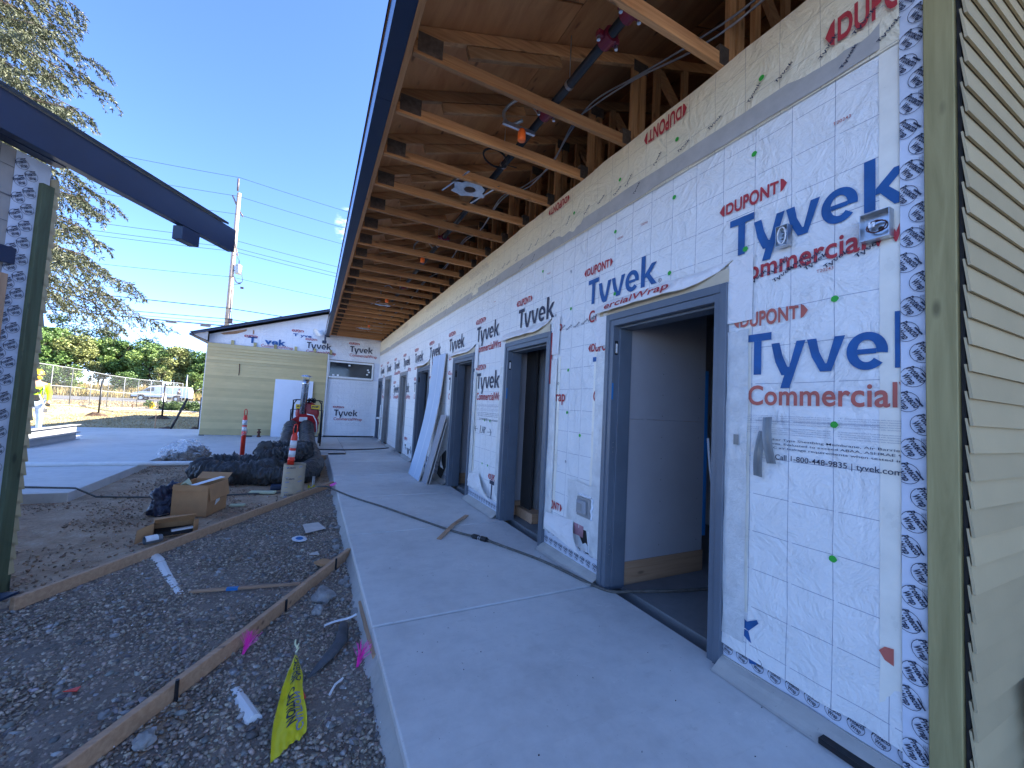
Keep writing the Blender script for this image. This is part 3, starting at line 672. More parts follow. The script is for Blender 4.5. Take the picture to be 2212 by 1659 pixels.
b.build('shingle_roof', M['shingle'], G)
b = MB(); b.box(-3.70, -3.60, GY - .36, GY + 14.4, 3.24, 3.31, b=.004); b.build('eave_gutter', M['navy'], G)
b = MB(); b.add([(-3.60, GY - .3, 3.26), (-3.25, GY - .3, 3.10), (-3.25, GY + 12, 3.10), (-3.60, GY + 12, 3.26)], [(0, 1, 2, 3)]); b.add([(-3.60, GY - .3, 3.28), (-3.60, GY - .29, 3.36), (-3.22, GY - .29, 3.42), (-3.22, GY - .3, 3.12)], [(0, 1, 2, 3)]); b.build('soffit', M['laptape'], G)
b = MB(); b.add([(-2.95, GY - .012, 3.44), (-2.2, GY - .012, 3.67), (-2.22, GY - .012, 3.60), (-2.5, GY - .012, 3.47), (-2.85, GY - .012, 3.40)], [(0, 4, 3, 2, 1)]); b.box(-2.03, -1.99, GY - .012, GY - .002, 3.52, 3.66); b.build('exposed_sheathing', M['formX'], G)
# window
wn = obj('window', None, G)
b = MB(); b.box(.425, 2.045, GY - .05, GY + .02, 2.215, 2.275, b=.004); b.box(.425, 2.045, GY - .05, GY + .02, 2.80, 2.86, b=.004); b.box(.425, .485, GY - .049, GY + .02, 2.275, 2.80, b=.004); b.box(1.985, 2.045, GY - .049, GY + .02, 2.275, 2.80, b=.004); b.build('frame', M['white'], wn)
b = MB(); b.box(.485, 1.985, GY - .02, GY - .012, 2.275, 2.80); b.build('pane', M['glass'], wn)
for x, z in ((.62, 2.32), (.78, 2.32), (1.82, 2.42), (1.88, 2.52), (1.84, 2.60), (1.16, 2.72)):
    b = MB(); b.box(x - .035, x + .035, GY - .0235, GY - .0215, z - .03, z + .025); b.build('sticker', M['white'], wn)
b = MB(); b.box(.42, 2.0, GY - .012, GY - .002, 2.165, 2.215); b.build('window_sill_tape', M['laptape'], G)
b = MB(); b.tube([(-2.31 + .005 * math.sin(k), GY - .118, 2.05 + .08 * k) for k in range(6)], .012, 5); b.build('brown_drip_stain', M['rust'], G)
# torn silvery flap by the eave end of the long building
b = MB(); b.grid(lambda u, v: (-.16 + .38 * u, GY - .30 + .05 * math.sin(u * 6 + v * 3), 3.70 + .20 * v + .03 * math.sin(u * 9)), 10, 6); b.build('torn_flap', M['flash'], G, smooth=True)

# ================================================================ printing on the wraps
def dupont(place, w_, cap, mat, parent, cuts=None, flip=False):
    V, F, W = text2d('DUPONT', .03); sx = w_ * .78 / W; sy = cap / CAPH
    def cap2(x): t = (x / (w_ * .78)) * 2 - 1; return 1 + .30 * (1 - t * t)       # letters taller in the middle of the oval
    P = [(p[0] * sx + w_ * .11, (p[1] * sy - cap / 2) * cap2(p[0] * sx) + cap / 2) for p in V]; F = list(F)
    for s_, x0 in ((1, 0), (-1, w_)):
        n = len(P); P += [(x0, cap * .5), (x0 + s_ * w_ * .05, cap * .98), (x0 + s_ * w_ * .085, cap * 1.12), (x0 + s_ * w_ * .085, -cap * .12), (x0 + s_ * w_ * .05, cap * .02)]
        F += [(n, n + 1, n + 2), (n, n + 2, n + 3), (n, n + 3, n + 4)]
    if cuts: P, F = clip(P, F, cuts)
    if not F: return
    if flip: P = [(w_ - p[0], cap - p[1]) for p in P]
    b = MB(); b.add([place(*p) for p in P], F); b.build('lettering', mat, parent)
def ring(place, r, cx, cy, t, mat, parent, text=None):
    b = MB(); n = 20; P = []
    for k in range(n): a = 2 * PI * k / n; P += [place(cx + r * math.cos(a), cy + r * math.sin(a)), place(cx + (r - t) * math.cos(a), cy + (r - t) * math.sin(a))]
    b.add(P, [(2 * k, 2 * ((k + 1) % n), 2 * ((k + 1) % n) + 1, 2 * k + 1) for k in range(n)])
    if text: lettering(text, lambda u, v: place(cx - r * .45 + u, cy - r * .5 + v), r * .9, r, mat, parent, .01, mb=b)
    b.build('lettering', mat, parent)
TB = .033
def holes_y(y_left, width, z0, z1):
    """parts of a line of print that stay outside the door openings, as clip pairs"""
    segs = [(y_left - width, y_left)]
    for a, c, _ in DOORS:
        if z0 > HT: break
        new = []
        for s0, s1 in segs:
            if c <= s0 or a >= s1: new.append((s0, s1)); continue
            if a > s0: new.append((s0, a))
            if c < s1: new.append((c, s1))
        segs = new
    out = []
    for s0, s1 in segs:
        s0 = max(s0, .795); 
        if s1 - s0 < .01: continue
        out.append([((y_left - s1, 0), (-1, 0)), ((y_left - s0, 0), (1, 0))])
    return out
def logo(yl, z, upper=True, red=M['ink_red'], faint=False):
    for cuts in holes_y(yl, 1.0, z - .1, z + .3):
        lettering('Tyvek', onwall(yl, z), .845, .235, M['ink_blue'] if yl < 3.4 else M['ink_dark'], B, TB, cuts)
        if yl > 1.6: ring(onwall(yl, z), .016, .875, .012, .003, M['ink_dark'], B, 'R') if cuts[1][0][0] > .9 else None
    for cuts in holes_y(yl + .075, .5, z + .29, z + .36):
        dupont(onwall(yl + .075, z + .293), .41, .062, red, B, cuts)
    for cuts in holes_y(yl - .025, 1.1, z - .17, z - .05):
        lettering('CommercialWrap', onwall(yl - .025, z - .17), .985, .105, red, B, .018, cuts)
for k in range(11): logo(1.602 + 1.434 * k, 2.444, True, M['ink_red'])
for k in range(11): logo(1.492 + 1.434 * k, 1.708, False, M['ink_salmon'] if k == 0 else M['ink_red'])
# lower row that only peeks out at the foot of the sheets
for yl, cl in ((3.73, (3.5, 3.3)), (5.165, (5.17, 4.88)), (10.9, (10.9, 10.5))):
    for cuts in holes_y(yl, .41, .4, .5):
        dupont(onwall(yl, .455), .41, .062, M['ink_red'], B, cuts)
lettering('T', onwall(5.10, .205), .16, .225, M['ink_dark'], B, TB)
lettering('Tyvek', onwall(10.75, .12), .845, .22, M['ink_dark'], B, TB, [((.0, 0), (-1, 0)), ((.78, 0), (1, 0))])
# first sheet: remains of the next print at its foot
b = MB(); b.add([onwall(1.512, .25)(*p) for p in ((0, .045), (.07, .03), (.125, .095), (.115, .11), (.06, .075), (.0, .115))], [(0, 1, 4, 5), (1, 2, 3, 4)])
b.add([onwall(1.512, .25)(*p) for p in ((.03, .03), (.07, .028), (.118, -.125), (.078, -.14))], [(0, 3, 2, 1)]); b.build('lettering', M['ink_blue'], B)
ring(onwall(1.383, .142), .016, 0, 0, .0025, M['ink_dark'], B, 'R')
b = MB(); b.add([onwall(.87, .46)(*p) for p in ((0, .03), (.02, .055), (.05, .06), (.05, -.01), (.02, .0))], [(0, 4, 3, 2, 1)]); b.build('lettering', M['ink_salmon'], B)
# small print block and telephone line under the lower row
def smallprint(yl, w_):
    fine = ['Air and water barrier for commercial construction. Fasten with recommended fasteners and seal all seams with tape.',
            'When installed as an air barrier according to DuPont Tyvek Installation Instructions. Meets ICC-ES Evaluation Report ESR-2375.',
            'Breather Type Sheathing Membrane, Air Barrier requirements. Evaluated to exceed ABAA, ASHRAE 90.1 and IECC air leakage requirements when tested in accordance with ASTM E2178']
    for cuts in holes_y(yl, w_, 1.2, 1.5):
        lo = cuts[0][0][0]; hi = cuts[1][0][0]
        if hi - lo < .25: continue
        b = MB()
        for r in range(9):
            z = 1.475 - r * .0105 - (.012 if r > 4 else 0)
            t = fine[r % 2]; lettering(t, onwall(yl, z, WX - .0135), .44, .005, None, None, 0, cuts, mb=b); lettering(t[20:], onwall(yl - .47, z), .40, .005, None, None, 0, cuts, mb=b)
        b.build('small_print', M['ink_grey'], B)
        for r in range(3): lettering(fine[2][r * 50:r * 50 + 64], onwall(yl - .10, 1.345 - r * .022), .85, .0105, M['ink_dark'], B, .004, cuts, 'small_print')
        lettering('Call 1-800-448-9835 | tyvek.com/commercial', onwall(yl - .18, 1.245), .72, .026, M['ink_dark'], B, .006, cuts, 'small_print')
for k in range(4): smallprint(1.492 + 1.434 * k, .95)
b = MB()
for yl, z in ((1.05, 2.955), (1.12, 2.215), (2.38, 2.955), (3.82, 2.955), (2.66, 3.44 - .5), (5.3, 2.955)): lettering('T20243', onwall(yl, z), .075, .016, None, None, .004, mb=b)
b.build('small_print', M['ink_salmon'], B)
# green fastener marks
b = MB()
for y, z in ((1.038, 2.064), (1.038, 1.447), (1.041, .813), (1.455, 3.038), (2.047, 3.043), (2.071, 2.485), (2.682, 3.026), (3.313, 2.47), (3.313, 1.849), (3.301, 1.428), (3.076, 1.221), (3.912, 3.026), (1.50, 2.47), (2.66, 2.47), (5.2, 1.24), (5.4, 1.24), (5.4, .62), (5.2, .62)):
    n = 10; b.add([(WX - .0145, y + .0165 * math.cos(2 * PI * k / n) * (1 + .15 * math.sin(3 * k)), z + .0165 * math.sin(2 * PI * k / n)) for k in range(n)], [tuple(range(n))])
b.build('green_marks', M['ink_green'], B)
b = MB()
for y, z in ((1.406, 3.47), (2.019, 3.46), (2.624, 3.46), (3.3, 3.45)):
    n = 10; b.add([(2.235, y + .0165 * math.cos(2 * PI * k / n), z + .0165 * math.sin(2 * PI * k / n)) for k in range(n)], [tuple(range(n))])
b.build('green_marks', M['ink_green'], B)
# handwritten LAP note
b = MB()
for P in ([(0, 0), (.12, 0)], [(0, 0), (.05, .04)], [(0, 0), (.05, -.035)], [(.24, .06), (.22, -.05), (.28, -.04)], [(.30, -.05), (.33, .05), (.36, -.04)], [(.31, -.005), (.36, 0)], [(.38, -.05), (.39, .05), (.43, .03), (.39, .0)], [(.50, -.02), (.63, -.01)], [(.58, .03), (.63, -.01), (.60, -.06)]):
    b.tube([onwall(5.77, 1.10)(*p) for p in P], .0035, 4)
b.build('handwriting', M['ink_dark'], B)
b = MB()
for yy, zz, sc_ in ((3.35, 2.86, .05), (3.30, .95, .04), (1.28, 2.34, .045), (1.5, 2.2, .02)):
    b.tube([(WX - .0145, yy - .02 * k * sc_ * 20 / 4, zz + sc_ * .4 * math.sin(k * 2.3)) for k in range(6)], .0018, 4)
b.build('handwriting', M['ink_grey'], B)
# upper strip: print showing upside down, and tape prints
UPX = 2.2305
dupont(lambda u, v: (UPX, 3.80 - u, 3.625 + v), .41, .062, M['ink_red'], B, None, True)
dupont(lambda u, v: (UPX, 2.345 - u, 3.600 + v), .41, .085, M['ink_red'], B, None, True)
dupont(lambda u, v: (UPX, 1.075 - u, 3.375 + v), .50, .115, M['ink_red'], B, [((.285, 0), (1, 0))])
b = MB(); 
for i in range(3):
    for q in range(5):
        yy = 6.4 + 1.434 * i * 2; lettering('Fasten and seal seams with tape', lambda u, v: (UPX, yy - .03 * q - u, 3.64 - .022 * q + v), .8, .009, None, None, .004, mb=b)
b.build('small_print', M['ink_grey'], B)
tw = MB(); V, F, W = text2d('Tyvek', .02)
r_ = random.Random(3)
def tapeprint(y, z, x, a, s_):
    c, s2 = math.cos(a), math.sin(a)
    tw.add([(x, y - (p[0] * c - p[1] * s2) * s_, z + (p[0] * s2 + p[1] * c) * s_) for p in V], F)
yy = .95
while yy < 13:
    tapeprint(yy, 3.345 + r_.uniform(-.012, .03), 2.2295, r_.uniform(.3, .9), .028); 
    if r_.random() < .5: tapeprint(yy - .09, 3.22 + r_.uniform(-.01, .03), 2.2405, r_.uniform(.2, .9), .026)
    yy += r_.uniform(.13, .33)
for y in (1.47, 1.36, 1.26, 1.17, 1.08, .95, 1.33, 1.2): tapeprint(y, 2.24 + r_.uniform(-.03, .06), WX - .0145, .5, .030)
for y in (3.6, 3.5, 3.38, 3.25, 3.12, 3.02, 2.96): tapeprint(y, 2.27 + r_.uniform(-.02, .03), WX - .0145, .4, .028)
tw.build('tape_print', M['ink_dark'], B)
# round maker marks on the flashing film
def mark(mb, cy_, cz, r, x, rot=.35, cut=None):
    P = []; F = []; n = 18
    for k in range(n): a = 2 * PI * k / n; P += [(r * math.cos(a), r * .92 * math.sin(a)), ((r - .0022) * math.cos(a), (r * .92 - .0022) * math.sin(a))]
    F += [(2 * k, 2 * ((k + 1) % n), 2 * ((k + 1) % n) + 1, 2 * k + 1) for k in range(n)]
    for s_, ox, oy, ww, ch in (('Protecto', -.92, .10, 1.75, .52), ('Wrap', -.62, -.58, 1.15, .52)):
        V_, F_, W_ = text2d(s_, .03); m_ = len(P); P += [(p[0] * ww * r / W_ + ox * r + p[1] * .25 * r * ch, p[1] / CAPH * ch * r + oy * r) for p in V_]; F += [tuple(i + m_ for i in f) for f in F_]
    m_ = len(P); P += [(.1 * r, .62 * r), (1.0 * r, .60 * r), (1.0 * r, .74 * r), (.1 * r, .76 * r)]; F += [(m_, m_ + 1, m_ + 2, m_ + 3)]
    c, s2 = math.cos(rot), math.sin(rot)
    P = [(p[0] * c + p[1] * s2, -p[0] * s2 + p[1] * c) for p in P]
    if cut is not None: P, F = clip(P, F, [((cut[0] - 0, 0), (-1, 0)), ((cut[1], 0), (1, 0))])
    if F: mb.add([(x, cy_ - p[0], cz + p[1]) for p in P], F)
b = MB(); z = .06; k = 0
while z < 3.62:
    for c_, dz in ((.772, 0), (.752, .105), (.720, .205)):
        mark(b, c_, z + dz, .045, 2.2465, .95, (c_ - .790, c_ - .709))
    for q in range(4): lettering('1-800-759-9727', lambda u, v: (2.2465, .728 - q * .005 - v, z + .15 - u), .036, .0035, None, None, .0, mb=b)
    z += .300
b.build('maker_marks', M['ink_dark'], B)
for (a, c), lo in zip(piers, [.135, .21, .20, .32, .07, .08, .05, .06]):
    if c - a < .1 or a > 7.5: continue
    b = MB(); y = c - .05; 
    if a < 1: y = 1.57
    while y > a + .04:
        for zz in (.115, .215, .30):
            if zz < lo + .08: mark(b, y - (.04 if zz == .215 else 0), zz, .034, 2.2635, .1, None)
        y -= .088
    if b.f: b.build('maker_marks', M['ink_dark'], B)
# gable prints
def glogo(x, z, w_=.83, cap=.225, full=True, mat=M['ink_dark']):
    lettering('Tyvek', ongable(x, z), w_, cap, mat, G, TB); dupont(ongable(x - .06, z + .29), .40, .06, M['ink_red'], G)
    if full: lettering('CommercialWrap', ongable(x, z - .17), w_ * 1.2, .105, M['ink_red'], G, .008)
glogo(-.34, 3.235); glogo(1.14, 3.25); glogo(.75, .80)
lettering('T  vek', ongable(-2.15, 3.22), 1.15, .2, M['ink_blue'], G, TB); dupont(ongable(-2.27, 3.40), .40, .07, M['ink_red'], G); dupont(ongable(-.86, 3.78), .40, .07, M['ink_red'], G)
lettering('CommercialWrap', ongable(-1.75, 3.115), .98, .1, M['ink_salmon'], G, .006); lettering('T yve', ongable(-.8, 3.62), .6, .09, M['ink_blue'], G, TB)
for i, (x, z, l) in enumerate(((.5, 2.05, .42), (.5, 2.0, .5), (1.55, 2.08, .5), (1.5, 2.02, .55), (.82, .56, .7), (.8, .51, .85), (1.0, .45, .7))):
    lettering('Air barrier requirements according to installation instructions', ongable(x, z), l, .014, M['ink_grey'], G, .0, name='small_print')

# ---- loose flaps of wrap
def flap_top(c, a, z0, drop, out, name='folded_wrap_flap'):
    """strip above a door frame curling outward, tan underside showing"""
    def f(u, v):
        y = c - (c - a) * u; k = math.sin(PI * min(1, .12 + u * .95)) ** .6
        o = out * k * (math.sin(v * PI * .62)) + .012 * noise.noise(Vector((u * 6, v * 2, a))); lift = .075 * max(0, (u - .82) / .18) ** 1.3 * v
        return (2.262 - .004 - o - .02 * v, y, z0 + .03 * (1 - u) * 0 - drop * v * (1 - .45 * max(0, u - .75) * 4 * .6) + lift + .008 * noise.noise(Vector((u * 9, v * 3, 2))))
    s = MB(); s.grid(f, 40, 10); o = s.build(name, [M['wrapplain']], B, smooth=True)
    s = MB(); s.grid(lambda u, v: tuple(Vector(f(u, v)) + Vector((.0025 + .010 * (1 - v), 0, -.003))), 40, 10); s.build('flap_underside', M['tornwrap'], o, smooth=True)
    s = MB()
    s.grid(lambda u, v: (2.2475 - .004 * noise.noise(Vector((u * 8, v * 3, 1))), c - .03 - (c - a - .05) * u, HT + .004 + (z0 - drop * .5 - HT) * v), 20, 4); s.build('flap_underside', M['tornwrap'], B, smooth=True)
flap_top(2.87, 1.575, 2.425, .105, .055); flap_top(4.90, 3.66, 2.43, .10, .05); flap_top(7.15, 5.92, 2.41, .09, .05); flap_top(9.9, 8.7, 2.44, .14, .09)
# a line of the print runs on over the first flap
lettering('ercialWrap', lambda u, v: (2.185 + .02 * v / .07, 2.72 - u, 2.335 + v * .75 + .012 * (u / .7)), .70, .075, M['ink_red'], B, .012)
def tri_flap(P, bulgeo, name='torn_wrap_flap'):
    A_, B_, C_, D_ = [Vector(p) for p in P]
    def f(u, v):
        p = (A_ * (1 - u) + B_ * u) * (1 - v) + (D_ * (1 - u) + C_ * u) * v
        return (p.x - bulgeo * math.sin(PI * v) * (.4 + .6 * u) - .008 * noise.noise(Vector((u * 4, v * 4, p.y))), p.y, p.z)
    s = MB(); s.grid(f, 18, 18); s.build(name, M['wrapplain'], B, smooth=True)
tri_flap([(2.25, 3.60, .385), (2.25, 3.115, .43), (2.16, 2.885, .205), (2.20, 3.54, .25)], .03)
b = MB(); b.add([(2.252, 3.12, .43), (2.252, 2.93, .43), (2.252, 2.87, .20), (2.252, 2.90, .20)], [(0, 1, 2, 3)]); b.build('exposed_tar_paper', M['black'], B)
b = MB(); b.grid(lambda u, v: (2.246 - .003 * math.sin(u * 9), 3.10 - .15 * u, .32 + .10 * v), 8, 5); b.build('pink_stain', m_plain('stained_wrap', (.40, .20, .24), .6, var=.3), B, smooth=True)
tri_flap([(2.25, 5.88, .41), (2.25, 5.48, .455), (2.17, 4.90, .205), (2.20, 5.80, .255)], .03)
sheet('flashing_patch', 2.74, 3.225, .395, .80, 2.2485, M['flash'], .035, 2.0, edge=.012)
b = MB(); b.box(2.2445, 2.2475, 1.28, 1.36, 1.05, 1.2); 
for yy, zz, ang in ((1.375, 1.25, .10), (1.325, 1.33, -.10)):
    Mx = Matrix.Translation((2.236, yy, zz)) @ Matrix.Rotation(ang, 4, 'X')
    o = MB(); o.grid(lambda u, v: tuple(Mx @ Vector((-.006 - .02 * math.sin(v * PI) - .004 * math.sin(u * 7), -.024 + .048 * u, -.11 + .25 * v))), 5, 12); o.build('duct_tape_strip', M['greytape'], B, smooth=True)
# tarred gap below the third pier
b = MB(); b.add([(2.25, 7.45, .45), (2.25, 7.12, .62), (2.25, 7.08, .30), (2.25, 7.35, .04), (2.25, 7.62, .10)], [(0, 1, 2, 3, 4)]); b.build('torn_opening', M['dark'], B)
tri_flap([(2.24, 7.38, .42), (2.24, 7.28, .62), (2.20, 7.07, .27), (2.18, 7.22, .30)], .03)

# ================================================================ left building (turned 28 degrees)
LA = math.radians(28.5)
LB = thing('small_building', 'dark unfinished building corner at the left with treated corner board and navy eave', 'building')
P0 = Vector((-1.912, 4.377, 0)); Lu = Vector((math.sin(LA), math.cos(LA), 0)); Ln = Vector((math.cos(LA), -math.sin(LA), 0))
LMX = Matrix(((Lu.x, Ln.x, 0, P0.x), (Lu.y, Ln.y, 0, P0.y), (0, 0, 1, 0), (0, 0, 0, 1)))   # local x along the wall, local y outwards
def lbuild(mb, name, mat, parent=LB, smooth=False):
    mb.v = [tuple(LMX @ Vector(p)) for p in mb.v]; 
    return mb.build(name, mat, parent, smooth)
b = MB(); b.box(-6.5, -.03, -.16, -.045, -.12, 3.14); b.box(-.15, -.03, -4.5, -.16, -.12, 3.14); lbuild(b, 'wall', M['osb'])
b = MB(); b.grid(lambda u, v: (-6.5 + 6.25 * u, -.037 + .004 * noise.noise(Vector((u * 30, v * 6, 0))), .7 + 2.44 * v), 60, 24); 
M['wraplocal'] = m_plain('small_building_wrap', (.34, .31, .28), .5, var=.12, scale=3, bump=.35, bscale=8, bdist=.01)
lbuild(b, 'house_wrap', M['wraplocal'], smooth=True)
b = MB(); b.grid(lambda u, v: (-.25 + .215 * u, -.036 + .005 * noise.noise(Vector((u * 3, v * 9, 3))), -.1 + 3.24 * v), 6, 40); lbuild(b, 'corner_flashing', M['labeltape'], smooth=True)
b = MB(); b.grid(lambda u, v: (-6.5 + 6.22 * u, -.0395 + .003 * noise.noise(Vector((u * 20, v * 3, 3))), -.1 + .85 * v), 40, 8); lbuild(b, 'base_flashing', M['labeltape'], smooth=True)
b = MB()
for k in range(4): b.box(-6.4, -.26, -.033, -.0325, .92 + .2072 * k * 3, .9225 + .2072 * k * 3)
for x in (-.34, -.42, -.62, -.83, -1.03): b.box(x, x + .0025, -.033, -.0325, .72, 3.13)
for z in (2.60, 2.79, 3.0, 2.4, 2.2): b.box(-6.4, -.255, -.033, -.0325, z, z + .0025)
lbuild(b, 'printed_lines', M['ink_dark'])
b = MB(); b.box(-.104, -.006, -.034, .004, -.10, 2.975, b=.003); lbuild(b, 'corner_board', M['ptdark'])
b = MB(); b.box(-.30, -.235, -.034, .002, -.10, 2.22, b=.003); lbuild(b, 'furring_strip', M['formZ'])
b = MB(); b.box(-.62, -.33, -.034, .004, .0, 2.3, b=.003); lbuild(b, 'white_trim', M['whiteboard'])
mb_ = MB()
for k in range(24):
    for q, (o, w_) in enumerate(((-.155, .05), (-.215, .05))): 
        n0 = len(mb_.v); cx, cz = o, .05 + k * .128 + q * .06; r = .042
        mark(mb_, 0, 0, r, 0, -.6 - q * .1); mb_.v[n0:] = [(cx - p[1] * 1.0, -.0285, cz + p[2]) for p in mb_.v[n0:]]
mb_.v = [p for p in mb_.v]; lbuild(mb_, 'maker_marks', M['ink_dark'])
b = MB(); b.box(-.32, -.2, -.028, -.012, 2.30, 2.42); lbuild(b, 'navy_trim', M['navy'])
for k in range(29):
    b = MB(); z = .02 + k * .1036; b.add([(-.028, -3.0, z), (.004, -3.0, z), (-.018, -3.0, z + .125), (-.028, -3.0, z + .125), (-.028, .006, z), (.010, .006, z), (-.012, .006, z + .125), (-.028, .006, z + .125)], [(0, 1, 2, 3), (7, 6, 5, 4), (0, 4, 5, 1), (1, 5, 6, 2), (2, 6, 7, 3), (3, 7, 4, 0)])
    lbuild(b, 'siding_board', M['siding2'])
b = MB(); b.box(-6.5, 1.70, .055, .135, 3.155, 3.425, b=.003); lbuild(b, 'fascia', M['navy'])
b = MB(); b.box(-6.5, -.01, -.04, .0545, 3.150, 3.175); lbuild(b, 'soffit', M['navy'])
b = MB(); b.box(.98, 1.20, .02, .13, 3.01, 3.1545, b=.004); lbuild(b, 'downspout_outlet', M['navy'])
b = MB(); b.add([(-6.5, .155, 3.43), (1.55, .155, 3.43), (1.55, -4.5, 3.43 + 1.55), (-6.5, -4.5, 3.43 + 1.55), (-6.5, .155, 3.455), (1.55, .155, 3.455), (1.55, -4.5, 3.455 + 1.55), (-6.5, -4.5, 3.455 + 1.55)], [(3, 2, 1, 0), (4, 5, 6, 7), (0, 1, 5, 4), (1, 2, 6, 5)]); lbuild(b, 'shingle_roof', M['shingle'])
bx = thing('utility_box', 'dark grey box with a flat navy lid at the foot of the left corner board', 'box')
b = MB(); b.box(-2.75, -1.83, 3.62, 3.97, -.14, -.015, b=.01); b.build('body', m_plain('grey_box', (.055, .058, .065), .7), bx)
b = MB(); b.add([(-2.8, 3.60, -.012), (-1.83, 3.72, -.012), (-1.715, 4.03, -.008), (-2.6, 4.02, -.008), (-2.8, 3.60, .006), (-1.83, 3.72, .006), (-1.715, 4.03, .010), (-2.6, 4.02, .010)], [(3, 2, 1, 0), (4, 5, 6, 7), (0, 1, 5, 4), (1, 2, 6, 5), (2, 3, 7, 6), (3, 0, 4, 7)]); b.build('lid', M['navy'], bx)

# ================================================================ things in the yard
def slab_beam(name, label, cat, a, b_, w_, z0, z1, mat, group=None, **k):
    m_ = MB(); A_ = Vector((a[0], a[1], (z0 + z1) / 2)); B2 = Vector((b_[0], b_[1], (z0 + z1) / 2)); m_.beam(A_, B2, w_, z1 - z0, bev=.003)
    return m_
fA = thing('form_board', 'reddish form board running from the left corner to the walkway edge', 'board', group='form boards')
slab_beam('', '', '', (-1.74, 4.02), (-.55, 6.15), .038, -.120, -.03, None).build('plank', M['formX'], fA)
slab_beam('', '', '', (-.55, 6.15), (.43, 7.86), .038, -.119, -.031, None).build('plank', M['formX'], fA)
def stake(x, y, par, h=.12):
    m_ = MB(); m_.tube([(x, y, -.18), (x, y, -.03 + h - .12)], .009, 8); m_.build('steel_stake', M['blackmetal'], par)
stake(-1.335, 4.78, fA); stake(-1.60, 4.30, fA); stake(-.35, 6.53, fA, .13)
fB = thing('form_board', 'paler form board in front, running up from the bottom edge to the walkway', 'board', group='form boards')
slab_beam('', '', '', (-1.55, .93), (-.27, 3.07), .038, -.122, -.032, None).build('plank', M['formX'], fB)
slab_beam('', '', '', (-.27, 3.07), (.43, 4.33), .038, -.121, -.03, None).build('plank', M['formX'], fB)
stake(-.510, 2.615, fB, .135); stake(.300, 4.045, fB, .135); stake(-.065, 3.39, fB, .115)
b = MB(); b.beam((-.72, 3.92, -.10), (.02, 3.79, -.095), .030, .018, bev=.002); b.beam((-.72, 3.92, -.10), (-.745, 3.925, -.101), .012, .012)
o = b.build('survey_stake', M['formX']); tag(o, 'wooden survey stake with blue paint lying flat on the dark gravel', 'stake'); b = MB(); b.beam((-.50, 3.88, -.098), (-.42, 3.867, -.098), .032, .0205); b.build('blue_band', M['bluetape'], o)
b = MB(); b.beam((.425, 3.25, -.085), (.435, 2.52, -.075), .018, .05, bev=.002); tag(b.build('edge_stake', M['formY']), 'short wooden stake standing on edge against the side of the walkway', 'stake')
# half buried white pipes
def pipe_(name, label, pts, r, mat, n=12): b = MB(); b.tube(pts, r, n); return tag(b.build(name, M[mat], smooth=False), label, 'pipe')
pipe_('drain_pipe', 'white plastic pipe half buried in gravel, coming out under the rear form board', [(-1.33, 5.12, -.150), (-1.16, 4.80, -.152), (-.98, 4.35, -.160), (-.80, 3.95, -.170)], .052, 'pvc')
pipe_('drain_pipe', 'white plastic pipe end showing in the gravel below the front form board', [(-.36, 2.86, -.172), (-.235, 2.56, -.150), (-.14, 2.32, -.128)], .038, 'pvc')
b = MB(); b.tube([(-4.9, 9.95, .032), (-3, 9.93, .028), (-1.2, 9.87, .03)], .042, 12); tag(b.build('long_pipe', M['pvc']), 'long straight white pipe lying across the left slab towards the black duct', 'pipe')
b = MB(); b.tube([(-5.2, 8.5, .014), (-3.4, 7.92, .013), (-2.87, 7.75, .010), (-2.6, 7.62, -.095), (-1.87, 7.49, -.11), (-1.0, 7.45, -.11), (-.2, 7.5, -.11)], .013, 8); tag(b.build('black_hose', M['rubber']), 'thin dark hose crossing the corner of the left slab and the dirt', 'hose')
b = MB(); b.tube([(.15, 12.35, .016), (.9, 12.2, .016), (1.7, 12.4, .016), (2.25, 12.75, .016)], .016, 8); tag(b.build('black_hose', M['black']), 'black hose lying across the far end of the walkway towards the wall', 'hose')
# hose across the walkway with coupling
hz = thing('air_hose', 'dusty brown hose with dark coupling running across the walkway into the first doorway', 'hose')
hp = [(.05, 7.55, -.10), (.16, 7.42, -.03), (.30, 7.2, .014), (.36, 7.05, .012), (.63, 6.35, .012), (.957, 5.696, .012), (1.2, 5.15, .012), (1.45, 4.596, .012), (1.60, 4.30, .014), (1.674, 4.18, .018)]
hp2 = [(1.785, 3.985, .018), (1.90, 3.72, .013), (2.046, 3.362, .012), (2.13, 3.03, .012), (2.19, 2.74, .012), (2.27, 2.57, .012), (2.46, 2.50, .016), (2.75, 2.40, .016), (3.049, 2.33, .016), (3.6, 2.2, .016), (4.4, 2.1, .016)]
for q in (hp, hp2):
    b = MB(); P = []
    for i in range(len(q) - 1):
        for t in range(5):
            u = t / 5; p0 = Vector(q[max(i - 1, 0)]); p1 = Vector(q[i]); p2 = Vector(q[i + 1]); p3 = Vector(q[min(i + 2, len(q) - 1)])
            P.append(.5 * ((2 * p1) + (-p0 + p2) * u + (2 * p0 - 5 * p1 + 4 * p2 - p3) * u * u + (-p0 + 3 * p1 - 3 * p2 + p3) * u ** 3))
    P.append(Vector(q[-1])); b.tube(P, .0125, 8); b.build('tube', M['rubber'], hz, smooth=True)
d = (Vector(hp2[0]) - Vector(hp[-1])); c0 = Vector(hp[-1]); 
b = MB()
for a0, a1, r in ((0, .10, .017), (.10, .40, .028), (.47, .52, .022), (.58, .90, .028), (.9, 1, .017)): b.tube([c0 + d * a0, c0 + d * a1], r, 12)
b.build('coupling', M['black'], hz)
b = MB(); b.tube([c0 + d * .36, c0 + d * .62], .021, 12); b.build('coupling_sleeve', M['galv'], hz)
